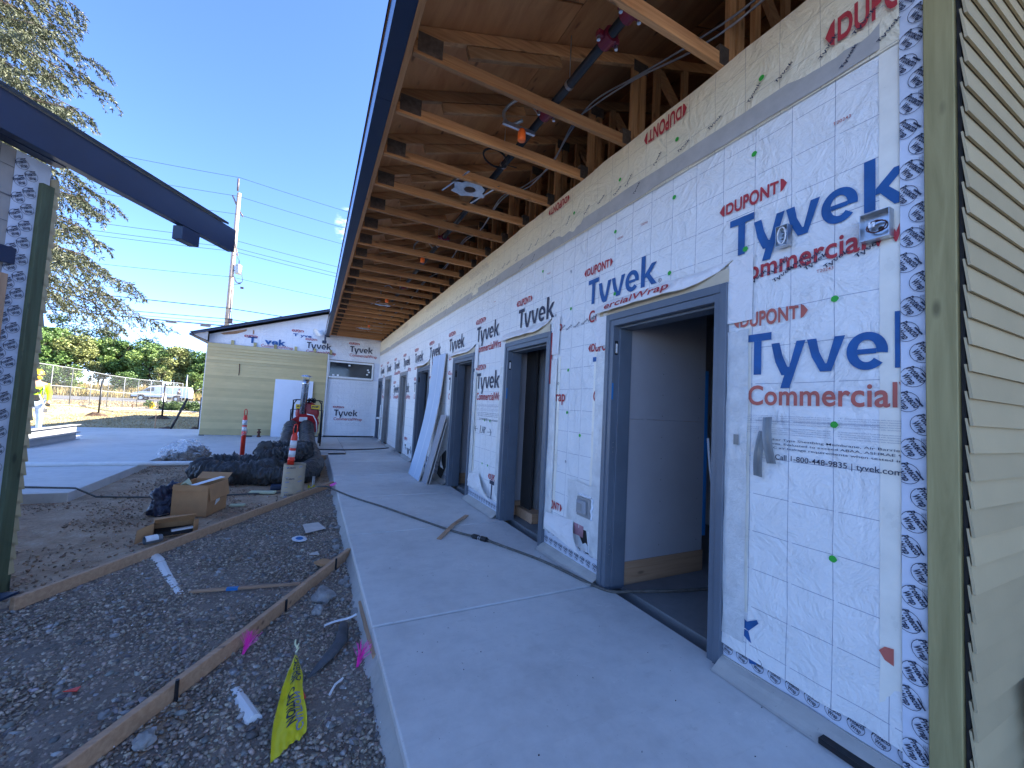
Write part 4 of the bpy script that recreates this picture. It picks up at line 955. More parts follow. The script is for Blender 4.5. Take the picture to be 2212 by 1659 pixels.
b = MB(); b.beam((1.312, 4.22, .006), (1.60, 4.60, .030), .052, .009, bev=.002); b.beam((1.60, 4.60, .030), (1.915, 5.0, .012), .052, .009, bev=.002); tag(b.build('wood_shim', M['formX']), 'flat brown wood shim laid over the hose on the walkway', 'shim')
# cardboard boxes
def flapbox(name, label, loc, rot, sx, sy, sz, flaps, mat='card'):
    t = thing(name, label, 'cardboard box', loc, rot); th = .005
    b = MB(); b.box(-sx / 2, sx / 2, -sy / 2, -sy / 2 + th, 0, sz); b.box(-sx / 2, sx / 2, sy / 2 - th, sy / 2, 0, sz); b.box(-sx / 2, -sx / 2 + th, -sy / 2 + th, sy / 2 - th, 0, sz); b.box(sx / 2 - th, sx / 2, -sy / 2 + th, sy / 2 - th, 0, sz); b.box(-sx / 2 + th, sx / 2 - th, -sy / 2 + th, sy / 2 - th, 0, th)
    b.build('carton', M[mat], t)
    for side, ang, ln in flaps:
        b = MB(); L = {'x': sy - .02, 'y': sx - .02}[side[1]]; b.box(0, ln, -L / 2, L / 2, -th / 2, th / 2)
        bz = {'+x': 0, '-x': PI, '+y': PI / 2, '-y': -PI / 2}[side]
        ox = {'+x': (sx / 2, 0), '-x': (-sx / 2, 0), '+y': (0, sy / 2), '-y': (0, -sy / 2)}[side]
        Mx = Matrix.Translation((ox[0], ox[1], sz)) @ Matrix.Rotation(bz, 4, 'Z') @ Matrix.Rotation(ang, 4, 'Y'); b.v = [tuple(Mx @ Vector(p)) for p in b.v]; b.build('flap', M[mat], t)
    return t
t = flapbox('cardboard_box', 'large open cardboard box with papers and yellow scraps inside, on the dirt', (-1.215, 6.52, -.115), (0, 0, math.radians(-17)), .40, .46, .385, [('-y', 1.45, .075), ('+x', 1.40, .20), ('+y', -.5, .14), ('-x', 1.3, .05)])
b = MB(); b.box(-.17, .05, -.19, .19, .1, .25); b.build('yellow_insert', M['foam'], t)
b = MB(); b.beam((-.05, -.2, .36), (.17, .15, .43), .09, .004); b.build('paper', M['white'], t)
b = MB(); b.add([(-.16, -.18, .37), (-.08, -.2, .41), (-.02, -.19, .37), (.02, -.19, .36), (-.05, -.1, .36), (-.13, -.05, .44)], [(0, 1, 4), (1, 2, 3, 4), (0, 4, 5)]); b.build('yellow_scrap', M['foam'], t)
b = MB(); b.add([(.204, -.06, .10), (.204, .05, .14), (.204, .06, .22), (.204, -.03, .20)], [(0, 1, 2, 3)]); b.build('label_paper', M['white'], t)
t = thing('cardboard_box', 'small cardboard box tipped on its side, in front of the large one', 'cardboard box', (-1.235, 5.52, -.115), (0, 0, math.radians(14)))
b = MB(); th = .005; b.box(-.17, .17, 0, .22, 0, th); b.box(-.17, .17, 0, .22, .155, .16); b.box(-.17, -.165, 0, .22, th, .155); b.box(.165, .17, 0, .22, th, .155); b.box(-.165, .165, .215, .22, th, .155); b.build('carton', M['card'], t)
for pr in ((( -.165, -.002, .16), (.165, -.002, .16), (.175, -.10, .235), (-.16, -.10, .215)), ((-.17, -.002, .155), (-.17, -.002, .005), (-.30, -.10, -.01), (-.29, -.08, .12)), ((.17, 0, .005), (.17, 0, .15), (.21, .05, .14), (.21, .05, .01))):
    b = MB(); q = [Vector(p) for p in pr]; nrm_ = (q[1] - q[0]).cross(q[2] - q[0]).normalized() * .0045; b.add([*q, *[p + nrm_ for p in q]], [(0, 1, 2, 3), (7, 6, 5, 4), (0, 4, 5, 1), (1, 5, 6, 2), (2, 6, 7, 3), (3, 7, 4, 0)]); b.build('flap', M['card'], t)
b = MB(); b.box(-.155, .155, .01, .2, .006, .045); b.build('contents', M['dark'], t)
b = MB(); b.beam((-.02, .01, .055), (.16, .04, .06), .04, .02); b.build('white_packet', M['white'], t)
b = MB()
def roll(u, v): a = 2 * PI * u * 2.4; r = .028 + .018 * u * 2; return (-1.40 + .0 + (r * math.cos(a)) * .55 + .17 * v * .0, 0, 0)
t = thing('wrap_roll', 'small white and grey roll of film lying beside the rear form board', 'roll', (-1.335, 5.26, -.062), (0, 0, math.radians(35)))
b = MB(); P = []; n = 60
for k in range(n + 1): a = k / n * 2 * PI * 3.2; r = .026 + .026 * k / n; P.append((r * math.cos(a) * .8, r * math.sin(a) * .8))
b.add([(x0, p[0], p[1]) for p in P for x0 in (-.07, .07)], [(2 * k, 2 * k + 1, 2 * k + 3, 2 * k + 2) for k in range(n)]); b.build('film', M['greytape'], t)
b = MB(); b.grid(lambda u, v: (-.07 + .10 * u, -.045 * math.cos(v * 2.2) - .002, .044 * math.sin(v * 2.2)), 2, 8); b.build('white_film', M['white'], t)
# navy bin bag
def blob(name, parent, mat, c, r, seed, amp=.25, flat=.0, res=4, fold=3.0, fz=1.0):
    bm = bmesh.new(); bmesh.ops.create_icosphere(bm, subdivisions=res, radius=1)
    for v in bm.verts:
        d = v.co.normalized(); k = 1 + amp * noise.noise(d * 1.5 + Vector((seed, 0, 0))) + amp * .45 * abs(noise.noise(d * fold + Vector((0, seed, 0)))) - amp * .35 * abs(noise.noise(Vector((d.x * fold * 2, d.y * fold * 2, d.z * fold * fz)) + Vector((0, seed, 9))))
        v.co = Vector((c[0] + d.x * r[0] * k, c[1] + d.y * r[1] * k, max(c[2] + d.z * r[2] * k, flat)))
    me = bpy.data.meshes.new(name); bm.to_mesh(me); bm.free(); me.materials.append(mat); me.polygons.foreach_set('use_smooth', [True] * len(me.polygons)); return obj(name, me, parent)
tag(blob('bin_bag', None, M['trashbag'], (-1.58, 6.62, .0), (.19, .20, .22), 3, .5, -.12, 5, 4), 'crumpled navy bin bag slumped against the left side of the large box', 'bag')
t = thing('clear_rubbish_bag', 'clear plastic bag stuffed with brown debris at the corner of the left slab', 'bag')
blob('film', t, M['bag'], (-2.34, 10.82, .12), (.40, .30, .26), 11, .30, -.09, 5, 4)
blob('debris', t, m_plain('mixed_debris', (.20, .16, .125), .9, var=.7, scale=11, bump=1.0, bscale=16, bdist=.04), (-2.17, 10.80, .06), (.21, .2, .19), 5, .6, -.08, 5, 6)
blob('debris', t, m_plain('mixed_debris_dark', (.15, .14, .13), .9, var=.8, scale=12, bump=1.0, bscale=14, bdist=.04), (-2.52, 10.80, .02), (.18, .2, .14), 9, .7, -.08, 5, 6)
b = MB(); b.grid(lambda u, v: (-2.64 + .36 * u, 10.8 + .1 * math.sin(u * 5), .30 + .10 * v * math.sin(u * 2.6) + .04 * u), 12, 5); b.build('loose_film', M['bag'], t, smooth=True)
# delineator posts
def delineator(label, loc, rot, film=False):
    t = thing('delineator_post', label, 'delineator post', loc, rot, 'orange red delineator posts')
    b = MB(); b.lathe([(.048, 0), (.048, .50), (.053, .505), (.053, .52), (.047, .525), (.047, .86), (.040, .90), (.026, .93), (.020, .94)], n=20); b.build('post', M['redplastic'], t, smooth=True)
    for z0, z1 in ((.56, .66), (.70, .82)): b = MB(); b.lathe([(.0485, z0), (.0485, z1)], n=20); b.build('reflective_band', M['whiteband'], t, smooth=True)
    b = MB(); b.tube([(-.026, 0, .92), (-.028, 0, 1.02), (-.02, 0, 1.065), (0, 0, 1.08), (.02, 0, 1.065), (.028, 0, 1.02), (.026, 0, .92)], .009, 8); b.build('handle', M['redplastic'], t, smooth=True)
    if film: b = MB(); b.grid(lambda u, v: ((.055 + .02 * math.sin(v * 7)) * math.cos(.6 - u * 3.4), (.055 + .02 * math.sin(v * 7)) * math.sin(.6 - u * 3.4) - .01, .48 + .36 * v - .04 * u), 10, 12); b.build('film_scrap', M['bag'], t, smooth=True)
    return t
delineator('upright orange red delineator post with plastic film, standing at the edge of the far slab', (-1.40, 11.36, 0), (0, 0, 0), True)
delineator('tilted orange red delineator post standing in the cardboard form tube', (-.262, 7.24, -.07), (0, math.radians(3.2), .3))
t = thing('cardboard_form_tube', 'tan cardboard form tube printed in grey, standing behind the rear form board', 'tube', (-.185, 7.22, -.12), (0, math.radians(1.2), 0))
b = MB(); b.lathe([(.155, 0), (.155, .505), (.150, .505), (.150, .0)], n=32); b.build('shell', M['tubecard'], t, smooth=False)
b = MB()
for k in range(7):
    for a0 in (-2.35, -1.15, .1):
        z0 = .03 + k * .074 + a0 * .012; ln = .45 if k % 2 else .34; hgt = .020 if k % 3 == 0 else .010
        if (k + int(a0)) % 3 == 1 and a0 > -2: continue
        b.grid(lambda u, v: (.1558 * math.cos(a0 + u * ln), .1558 * math.sin(a0 + u * ln), z0 + hgt * v + .012 * u), 6, 1)
b.build('printing', M['ink_grey'], t)
for z0, s_ in ((.03, 'BUILDERS'), (.27, 'TUBES'), (.44, 'TUBES')):
    lettering(s_, lambda u, v: (.1562 * math.cos(-2.3 + u / .155), .1562 * math.sin(-2.3 + u / .155), z0 + v + u * .1), .13, .024, M['ink_dark'], t, .02)
# heater, its flue and two ducts
H = thing('construction_heater', 'red heater in a black tube frame with a tall steel flue, feeding black ducts', 'heater')
b = MB(); Mx = Matrix.Translation((-.11, 13.05, .98)) @ Matrix.Rotation(-PI / 2, 4, 'X')
b.lathe([(.05, -.02), (.26, .0), (.31, .06), (.31, 1.05), (.24, 1.12), (.0, 1.13)], (0, 0, 0), 28, Mx); b.build('drum', M['red'], H, smooth=False)
b = MB(); b.box(-.42, .20, 13.1, 14.0, .42, .82, b=.03); b.build('burner_housing', M['red'], H)
b = MB(); b.add([(-.50, 12.98, .78), (-.30, 12.94, .93), (-.10, 12.93, .97), (.12, 12.95, .90), (.22, 13.0, .70), (.18, 13.0, .56), (-.46, 13.0, .56), (-.50, 13.2, .78), (-.30, 13.2, .93), (-.10, 13.2, .97), (.12, 13.2, .90), (.22, 13.2, .70), (.18, 13.2, .56), (-.46, 13.2, .56)], [(0, 6, 5, 4, 3, 2, 1), (0, 1, 8, 7), (1, 2, 9, 8), (2, 3, 10, 9), (3, 4, 11, 10), (4, 5, 12, 11), (5, 6, 13, 12), (6, 0, 7, 13)]); b.build('outlet_plate', M['red'], H)
b = MB(); b.box(-.42, -.17, 13.0, 13.03, 1.10, 1.22); b.build('yellow_plate', M['yellow'], H); b = MB(); b.box(-.02, .20, 13.0, 13.03, 1.10, 1.22)
for x0 in (-.40, -.01):
    pass
b.build('yellow_plate', M['yellow'], H)
b = MB()
for x0, w_ in ((-.39, .05), (-.33, .04), (-.28, .06), (-.01, .05), (.05, .03), (.09, .07)):
    b.add([(x0, 12.997, 1.14), (x0 + w_, 12.997, 1.15), (x0 + w_ + .01, 12.997, 1.19), (x0 + .012, 12.997, 1.185)], [(0, 1, 2, 3)])
b.build('plate_print', M['ink_dark'], H)
b = MB(); b.box(-.30, -.10, 12.915, 12.925, .74, .86); b.build('label_plate', M['whiteband'], H)
b = MB()
for k in range(4): b.add([(-.285, 12.912, .76 + k * .022), (-.13 - .02 * (k % 2), 12.912, .76 + k * .022), (-.13 - .02 * (k % 2), 12.912, .766 + k * .022), (-.285, 12.912, .766 + k * .022)], [(0, 1, 2, 3)])
b.build('plate_print', M['ink_grey'], H)
for s_ in (-1, 1):
    xo = -.12 + s_ * .40; b = MB(); b.tube([(xo, 12.85, .05), (xo, 12.88, .70), (xo + .03 * -s_, 13.15, 1.24), (xo - s_ * .02, 13.25, 1.33), (xo - s_ * .10, 13.3, 1.35), (-.12, 13.3, 1.35)], .017, 8); b.tube([(xo, 12.88, .72), (xo + s_ * .02, 13.0, 1.06), (-.12 + s_ * .1, 13.0, 1.10)], .013, 8); b.build('frame_tube', M['blackmetal'], H, smooth=True)
    b = MB(); b.tube([(xo, 14.2, .05), (xo, 14.2, 1.2), (xo - s_ * .1, 13.3, 1.34)], .017, 8); b.build('frame_tube', M['blackmetal'], H, smooth=True)
    b = MB(); b.lathe([(.0, -.05), (.14, -.05), (.16, -.03), (.16, .03), (.14, .05), (.0, .05)], (0, 0, 0), 18, Matrix.Translation((xo, 14.1, .165)) @ Matrix.Rotation(PI / 2, 4, 'Y')); b.build('wheel', M['black'], H)
b = MB(); b.box(-.20, -.02, 12.86, 12.98, .02, .46); b.build('fuel_box', M['black'], H)
fl = obj('flue', None, H)
b = MB(); Mx = Matrix.Translation((-.235, 13.0, .95)) @ Matrix.Rotation(math.radians(1.5), 4, 'Y'); b.lathe([(.088, 0), (.088, .85), (.093, .855), (.093, .90), (.088, .905), (.088, 1.0)], (0, 0, 0), 20, Mx); b.build('pipe', M['duct'], fl, smooth=True)
b = MB(); b.lathe([(.165, 1.075), (.10, 1.115), (.02, 1.125)], (0, 0, 0), 18, Mx)
for k in range(3): a = k * 2.1 + .4; b.tube([Mx @ Vector((.08 * math.cos(a), .08 * math.sin(a), .98)), Mx @ Vector((.09 * math.cos(a), .09 * math.sin(a), 1.09))], .006, 5)
b.build('rain_cap', M['duct'], fl)
b = MB(); P = [(-.02 + .10 * math.cos(k * .9) + .03 * math.sin(k * 2.7), 13.1 + .05 * math.sin(k * 1.3), 1.34 + .045 * math.sin(k * 1.7) + .03 * math.cos(k * .5)) for k in range(44)]; b.tube(P, .012, 6); b.build('coiled_cord', M['black'], H, smooth=True)
b = MB(); b.tube([(-.12, 12.93, .95), (.05, 12.9, .92), (.14, 12.86, .75), (.17, 12.82, .50), (.15, 12.85, .36)], .014, 8); b.build('clear_hose', M['whiteband'], H, smooth=True)
def spline(q, n=8):
    P = []
    for i in range(len(q) - 1):
        for t_ in range(n):
            u = t_ / n; p0 = Vector(q[max(i - 1, 0)]); p1 = Vector(q[i]); p2 = Vector(q[i + 1]); p3 = Vector(q[min(i + 2, len(q) - 1)])
            P.append(.5 * ((2 * p1) + (-p0 + p2) * u + (2 * p0 - 5 * p1 + 4 * p2 - p3) * u * u + (-p0 + 3 * p1 - 3 * p2 + p3) * u ** 3))
    P.append(Vector(q[-1])); return P
def duct(name, label, q, r, seed, n=30, dens=10, fold=.12):
    dens0 = dens; dens = dens * 3 if fold > .15 else dens * 2; q_ = dens0 / dens; n = int(n * 1.5); fold *= 1.1
    P = spline(q, dens); b = MB(); rr = []
    for i in range(len(P)): rr.append(r if not isinstance(r, list) else r[0] + (r[1] - r[0]) * i / (len(P) - 1))
    def rf(i, k):
        a = 2 * PI * k / n; return 1 + fold * (noise.noise(Vector((i * q_ * .42, math.cos(a) * 1.3, math.sin(a) * 1.3 + seed))) + .5 * noise.noise(Vector((i * q_ * .95, math.cos(a) * 2.6, math.sin(a) * 2.6 + seed))) - .85 * abs(noise.noise(Vector((i * q_ * 1.9, math.cos(a) * 1.1, math.sin(a) * 1.1 - seed)))) - .45 * abs(noise.noise(Vector((i * q_ * 3.6 + a, math.cos(a) * 2.1, math.sin(a) * 2.1 + seed)))))
    b.tube(P, rr, n, True, rf); 
    b.v = [(p[0], p[1], max(p[2], -.12 if p[1] < 11.3 else .004)) for p in b.v]
    return tag(b.build(name, M['ductcloth'], smooth=True), label, 'duct', 'black flexible heater ducts')
duct('heater_duct', 'left black cloth duct sloping down from the heater', [(-.49, 12.92, .60), (-.50, 12.55, .50), (-.52, 12.1, .30), (-.54, 11.6, .19), (-.50, 11.0, .16), (-.40, 10.4, .10), (-.32, 9.8, .08)], .175, 1.0, 28, 14, .10)
duct('heater_duct', 'right black cloth duct curving down from the heater along the walkway edge', [(-.10, 12.92, .60), (-.09, 12.5, .52), (-.06, 12.0, .33), (-.02, 11.4, .22), (.03, 10.8, .16), (.08, 10.1, .10), (.12, 9.4, .07), (.08, 8.8, .06), (-.02, 8.45, .05), (-.2, 8.25, .04)], .185, 5.0, 28, 14, .11)
def coil(cx, cy_, cz, R_, turns, dz, tilt=0, ph=0, sx=1.0):
    q = []; n = int(turns * 10)
    for k in range(n + 1):
        a = ph + 2 * PI * k / 10; rr = R_ * (1 + .06 * math.sin(k * 1.3)); q.append((cx + sx * rr * math.cos(a), cy_ + rr * math.sin(a), cz + dz * k / n + tilt * math.cos(a)))
    return q
duct('heater_duct', 'wide black duct coil lying flat on the dirt left of the form tube', coil(-1.12, 8.75, .06, .42, 1.12, .05, 0, 1.9, 1.25), .195, 9.0, 30, 12, .30)
duct('heater_duct', 'bunched black duct coil piled behind the tilted delineator', coil(-.42, 9.25, .12, .25, 2.1, .26, .03, 2.6, 1.35), .175, 13.0, 30, 12, .30)
duct('heater_duct', 'loose end of black duct lying behind the cardboard form tube', [(-.9, 8.35, .03), (-.6, 8.2, .03), (-.3, 8.2, .04), (0, 8.35, .03), (.10, 8.75, .04), (.05, 9.2, .08), (-.1, 9.55, .22), (-.3, 9.6, .32)], .155, 17.0, 30, 14, .26)
# standpipe with yellow and pink tape beside the duct
t = thing('standpipe', 'short grey standpipe with black valve and yellow tape behind the form board end', 'standpipe')
b = MB(); b.tube([(.115, 7.75, -.12), (.115, 7.75, .10)], .022, 12); b.build('pipe', M['galv'], t)
b = MB(); b.tube([(.115, 7.75, .09), (.115, 7.75, .16)], .028, 10); b.box(.06, .17, 7.74, 7.76, .155, .17); b.build('valve', M['black'], t)
b = MB(); b.grid(lambda u, v: (.03 + .12 * u, 7.68 + .03 * math.sin(u * 8), -.115 + .05 * v + .02 * math.sin(u * 9 + v)), 8, 3); b.build('yellow_tape', M['caution'], t, smooth=True)
b = MB(); b.add([(.36, 7.55, -.028), (.46, 7.62, .003), (.47, 7.42, .003), (.38, 7.38, -.028)], [(0, 1, 2, 3)]); b.build('pink_tape', M['pink'], t)
b = MB(); b.beam((-.78, 7.55, -.10), (-.42, 7.45, -.10), .10, .035, bev=.006); tag(b.build('foam_strip', M['foam']), 'longer pale yellow foam strip on the dirt behind the large box', 'foam strip', 'pale foam strips')
b = MB(); b.beam((-.92, 6.75, -.105), (-.74, 6.72, -.105), .05, .03, bev=.005); tag(b.build('foam_strip', M['foam']), 'short pale foam strip just right of the large cardboard box', 'foam strip', 'pale foam strips')
b = MB(); b.box(-.52, -.34, 7.72, 7.90, -.12, -.05, b=.01); tag(b.build('dark_block', M['navy']), 'small dark block on the dirt beside the cardboard tube', 'block')
# small litter on the gravel
def litter(name, label, cat, pts, z, mat, th=.003):
    b = MB(); n = len(pts); b.add([(*p, z) for p in pts] + [(*p, z + th) for p in pts], [tuple(range(n - 1, -1, -1)), tuple(range(n, 2 * n))] + [(k, (k + 1) % n, n + (k + 1) % n, n + k) for k in range(n)]); return tag(b.build(name, M[mat]), label, cat)
o = litter('board_scrap', 'pale square scrap of board lying on the gravel near the walkway', 'scrap', [(.0, 5.5), (.17, 5.56), (.25, 5.27), (.04, 5.15)], -.095, 'gypedge'); o.rotation_euler = (0, 0, 0)
t = thing('crushed_cup_lid', 'crushed bluish plastic disc on the gravel', 'litter', (-.02, 4.95, -.095), (.1, .1, 0)); b = MB(); b.lathe([(.065, 0), (.07, .008), (.045, .014), (.02, .010)], n=12); b.v = [(p[0] * 1.1, p[1], p[2] + .008 * noise.noise(Vector(p) * 20)) for p in b.v]; b.build('rim', M['whiteboard'], t); b = MB(); b.lathe([(.04, .012), (.03, .018)], n=10); b.build('centre', M['bluetape'], t)
litter('cardboard_scrap', 'torn brown cardboard scrap by the upper end of the front form board', 'scrap', [(.12, 4.18), (.20, 4.24), (.27, 4.17), (.24, 4.07), (.17, 4.10)], -.09, 'card', .02)
litter('orange_scrap', 'small orange brown scrap on the gravel', 'scrap', [(.08, 4.45), (.15, 4.5), (.17, 4.42)], -.098, 'gypedge', .01)
litter('red_scrap', 'small red scrap in the gravel beside the caution tape', 'scrap', [(.015, 2.40), (.065, 2.42), (.08, 2.36), (.03, 2.30)], -.095, 'redplastic', .004)
litter('red_scrap', 'tiny red scrap alone on the dark gravel at left', 'scrap', [(-1.02, 2.86), (-.96, 2.88), (-.96, 2.84)], -.10, 'redplastic', .004)
b = MB(); b.tube([(.09, 2.53, -.09), (.20, 2.68, -.075), (.27, 2.80, -.07), (.30, 3.0, -.062)], [.010, .034, .042, .028], 8); b.v = [(p[0], p[1], p[2] * .6 - .045) for p in b.v]; tag(b.build('rubber_strip', m_plain('grey_rubber', (.085, .088, .095), .75, var=.4, scale=9, dirt=((.26, .25, .24), .6)), smooth=True), 'curved strip of grey rubber lying on the gravel right of the tape', 'rubber strip')
b = MB(); b.grid(lambda u, v: (.18 + .20 * u, 3.02 + .02 * math.sin(u * 5) + .028 * v, -.088 + .05 * u ** 2), 8, 1); tag(b.build('white_ribbon', M['white']), 'scrap of white ribbon by the edge of the walkway', 'ribbon')
b = MB(); b.tube([(.19, 2.34, -.095), (.22, 2.40, -.088), (.26, 2.44, -.09)], .006, 6); tag(b.build('white_tube', M['white']), 'short bent white tube on the gravel near the walkway edge', 'tube')
for k, (x, y, lab) in enumerate(((-.267, 2.925, 'bright pink whisker marker at the foot of the front form board'), (.345, 2.56, 'bright pink whisker marker against the side of the walkway'))):
    b = MB(); rr = random.Random(k)
    for q in range(46):
        a = rr.uniform(-1.0, 1.35); h = rr.uniform(.07, .14); l = rr.uniform(.0, .055)
        b.tube([(x + rr.uniform(-.006, .006), y + rr.uniform(-.006, .006), -.125), (x + .45 * l * math.sin(a) + .02, y + .3 * l, -.125 + h * .6), (x + l * 1.4 * math.sin(a) + .035, y + .8 * l * math.cos(a), -.125 + h)], .0011, 3)
    tag(b.build('pink_marker', M['pink']), lab, 'marker', 'pink whisker markers')
# caution tape hanging from a stub
t = thing('caution_tape', 'torn yellow caution tape tied to a short rebar stub in the gravel', 'caution tape')
b = MB(); b.tube([(.025, 2.56, -.14), (.02, 2.57, .035)], .007, 8); b.build('rebar_stub', M['galv'], t)
b = MB(); b.tube([(.018, 2.565, .03), (.03, 2.57, .052), (.022, 2.56, .062), (.010, 2.57, .075), (.012, 2.565, .10)], .005, 6); b.tube([(.02, 2.565, .05), (.03, 2.56, .08)], .004, 5); b.build('knot', M['foam'], t)
def tapef(u, v):       # v from the top (tied) to the torn bottom end, u across
    Tp = Vector((.016, 2.555, .018)); Bl = Vector((-.058, 2.035, -.112)); Br = Vector((.080, 2.135, -.102)); l = v ** .75
    wdt = .10 + .90 * min(1, v * 2.6) ** .9
    c = Tp.lerp((Bl + Br) / 2, v); side = (Br - Bl) * .5; 
    k = .72 if v < .5 else .72 + .28 * (v - .5) * 2
    p = c + side * (u * 2 - 1) * wdt * k
    p.x += .012 * math.sin(v * 7 + u * 2) * v; p.z += .010 * noise.noise(Vector((u * 3.2, v * 7, 2))) + .006 * noise.noise(Vector((u * 8, v * 15, 4))) + .022 * math.sin(PI * v) + .010 * math.sin(u * 9 + v * 4) * wdt * .8 + .012 * (1 - abs(u * 2 - 1)) * (1 - v); p.y += .03 * noise.noise(Vector((u * 7, 3, 0))) * (1 if v > .96 else 0)
    return tuple(p)
b = MB(); b.grid(tapef, 22, 46); b.build('tape', M['caution'], t, smooth=True)
def tl(s_, u0, v0, v1, hu, mat='ink_dark', rev=False):
    V, F, W = text2d(s_, .03)
    bm = bmesh.new(); vs_ = [bm.verts.new((p[0], p[1], 0)) for p in V]
    for f in F:
        try: bm.faces.new([vs_[i] for i in f])
        except ValueError: pass
    bmesh.ops.subdivide_edges(bm, edges=[e for e in bm.edges if e.calc_length() > .12], cuts=3, use_grid_fill=True); bmesh.ops.triangulate(bm, faces=bm.faces[:]); bm.verts.index_update()
    m_ = MB(); vv = []
    for q in bm.verts:
        x = q.co.x / W; y = q.co.y / CAPH
        if rev: p = tapef(u0 + y * hu, v1 - x * (v1 - v0))
        else: p = tapef(u0 - y * hu, v0 + x * (v1 - v0))
        vv.append((p[0] - .0005, p[1] - .0015, p[2] + .0035))
    m_.add(vv, [tuple(a.index for a in f.verts) for f in bm.faces]); bm.free(); m_.build('lettering', M[mat], t)
tl('CAUTION', .40, .50, .84, -.26); tl('CAUTION', .42, .08, .40, -.28); tl('CAUTION', .90, .54, .92, -.26, 'ink_grey', False) if 0 else None
tl('CAUTION', .66, .56, .93, .22, 'ink_grey', True); tl('CAUTION', .70, .10, .44, .20, 'ink_dark', True)
# lumps of spilled concrete and larger stones
M['rockgrey'] = m_plain('grey_rock', (.30, .285, .265), .9, var=.25, scale=14, bump=.5, bscale=30)
def rock(name, label, c, r, seed, mat, group=None):
    mat = M['rockgrey']; r = tuple(q * .85 for q in r)
    bm = bmesh.new(); bmesh.ops.create_icosphere(bm, subdivisions=3, radius=1)
    for v in bm.verts:
        d = v.co.normalized(); k = 1 + .5 * noise.noise(d * 1.4 + Vector((seed, 0, 0))) + .12 * noise.noise(d * 5 + Vector((seed, 2, 0))); v.co = Vector((d.x * r[0], d.y * r[1], d.z * r[2])) * k
    me = bpy.data.meshes.new(name); bm.to_mesh(me); bm.free(); me.materials.append(mat); o = obj(name, me, None, c); return tag(o, label, 'rock', group)
rock('concrete_lump', 'large grey broken concrete lump beside the upper end of the front form board', (.185, 3.50, -.09), (.085, .12, .055), 2, M['mortar'], 'concrete lumps')
rock('concrete_lump', 'smaller concrete lump just below the large one', (.145, 3.30, -.10), (.04, .06, .035), 5, M['mortar'], 'concrete lumps')
rock('round_stone', 'round grey stone resting by the front form board near the bottom', (-.56, 2.36, -.105), (.045, .045, .035), 8, M['mortar'], 'loose larger stones')
rock('round_stone', 'pale stone near the far left of the bottom gravel', (-.78, 2.62, -.115), (.03, .03, .02), 12, M['mortar'], 'loose larger stones')
for k in range(26):
    y = random.uniform(2.0, 7.8); x = .40 - abs(random.gauss(0, .05)); s_ = random.uniform(.015, .045); rock('edge_rubble', 'small lump of hardened concrete along the walkway edge', (x, y, -.115), (s_, s_ * 1.2, s_ * .8), k + 20, M['mortar'], 'rubble lumps along the walkway edge')

# ================================================================ under the eaves
b = MB(); b.tube([(1.565, -.1, 3.905), (1.565, 15.9, 3.905)], .033, 14); sp = thing('sprinkler_pipe', 'long black sprinkler pipe with dark red couplings running through the open trusses', 'pipe'); b.build('pipe', M['blackmetal'], sp, smooth=True)
for y in (1.80, 2.01, 2.78, 5.7, 8.6, 11.6):
    b = MB(); b.tube([(1.565, y - .045, 3.905), (1.565, y + .045, 3.905)], .052, 14); b.box(1.565 - .085, 1.565 + .085, y - .02, y + .02, 3.885, 3.925, b=.004); b.build('coupling', M['darkred'] if 'darkred' in M else M.setdefault('darkred', m_plain('dark_red_paint', (.20, .01, .03), .4)), sp)
    for s_ in (-1, 1): b = MB(); b.lathe([(.012, -.045), (.012, -.02), (.006, -.018), (.006, .03)], (1.565 + s_ * .073, y, 3.905), 8); b.build('bolt', M['galv'], sp)
for y in (2.45, 3.62, 6.0, 9.1, 12.2):
    b = MB(); b.tube([(1.565, y - .012, 3.905), (1.565, y + .012, 3.905)], .037, 14); b.tube([(1.565, y, 3.94), (1.565, y, 4.3)], .004, 6); b.build('hanger', M['galv'], sp)
def head(y, x, lab):
    t = thing('sprinkler_drop', lab, 'sprinkler head', (0, 0, 0), (0, 0, 0), 'sprinkler drops under the eaves with orange caps')
    b = MB(); b.tube(spline([(1.565, y - .05, 3.95), (x + .02, y + .05, 4.12), (x - .12, y + .12, 4.0), (x - .10, y + .05, 3.84), (x, y, 3.88)], 6), .014, 8); b.build('flexible_hose', M['cable'], t, smooth=True)
    b = MB(); b.box(x - .17, x + .13, y + .005, y + .03, 3.80, 3.83); b.build('bracket', M['galv'], t)
    b = MB(); b.lathe([(.03, -.03), (.034, -.02), (.034, .045), (.026, .06), (.022, .07)], (x, y, 3.73), 14); b.build('cap', M['orange'], t, smooth=True)
for (y, x), lab in zip(((2.93, 1.42), (9.45, 1.36), (13.05, 1.40), (6.35, 1.42)), ('orange capped sprinkler drop between the two nearest trusses', 'orange capped sprinkler drop under the eaves halfway along', 'orange capped sprinkler drop farthest along, near the gable', 'orange capped sprinkler drop third bay from the camera side')): head(y, x, lab)
lamps = []
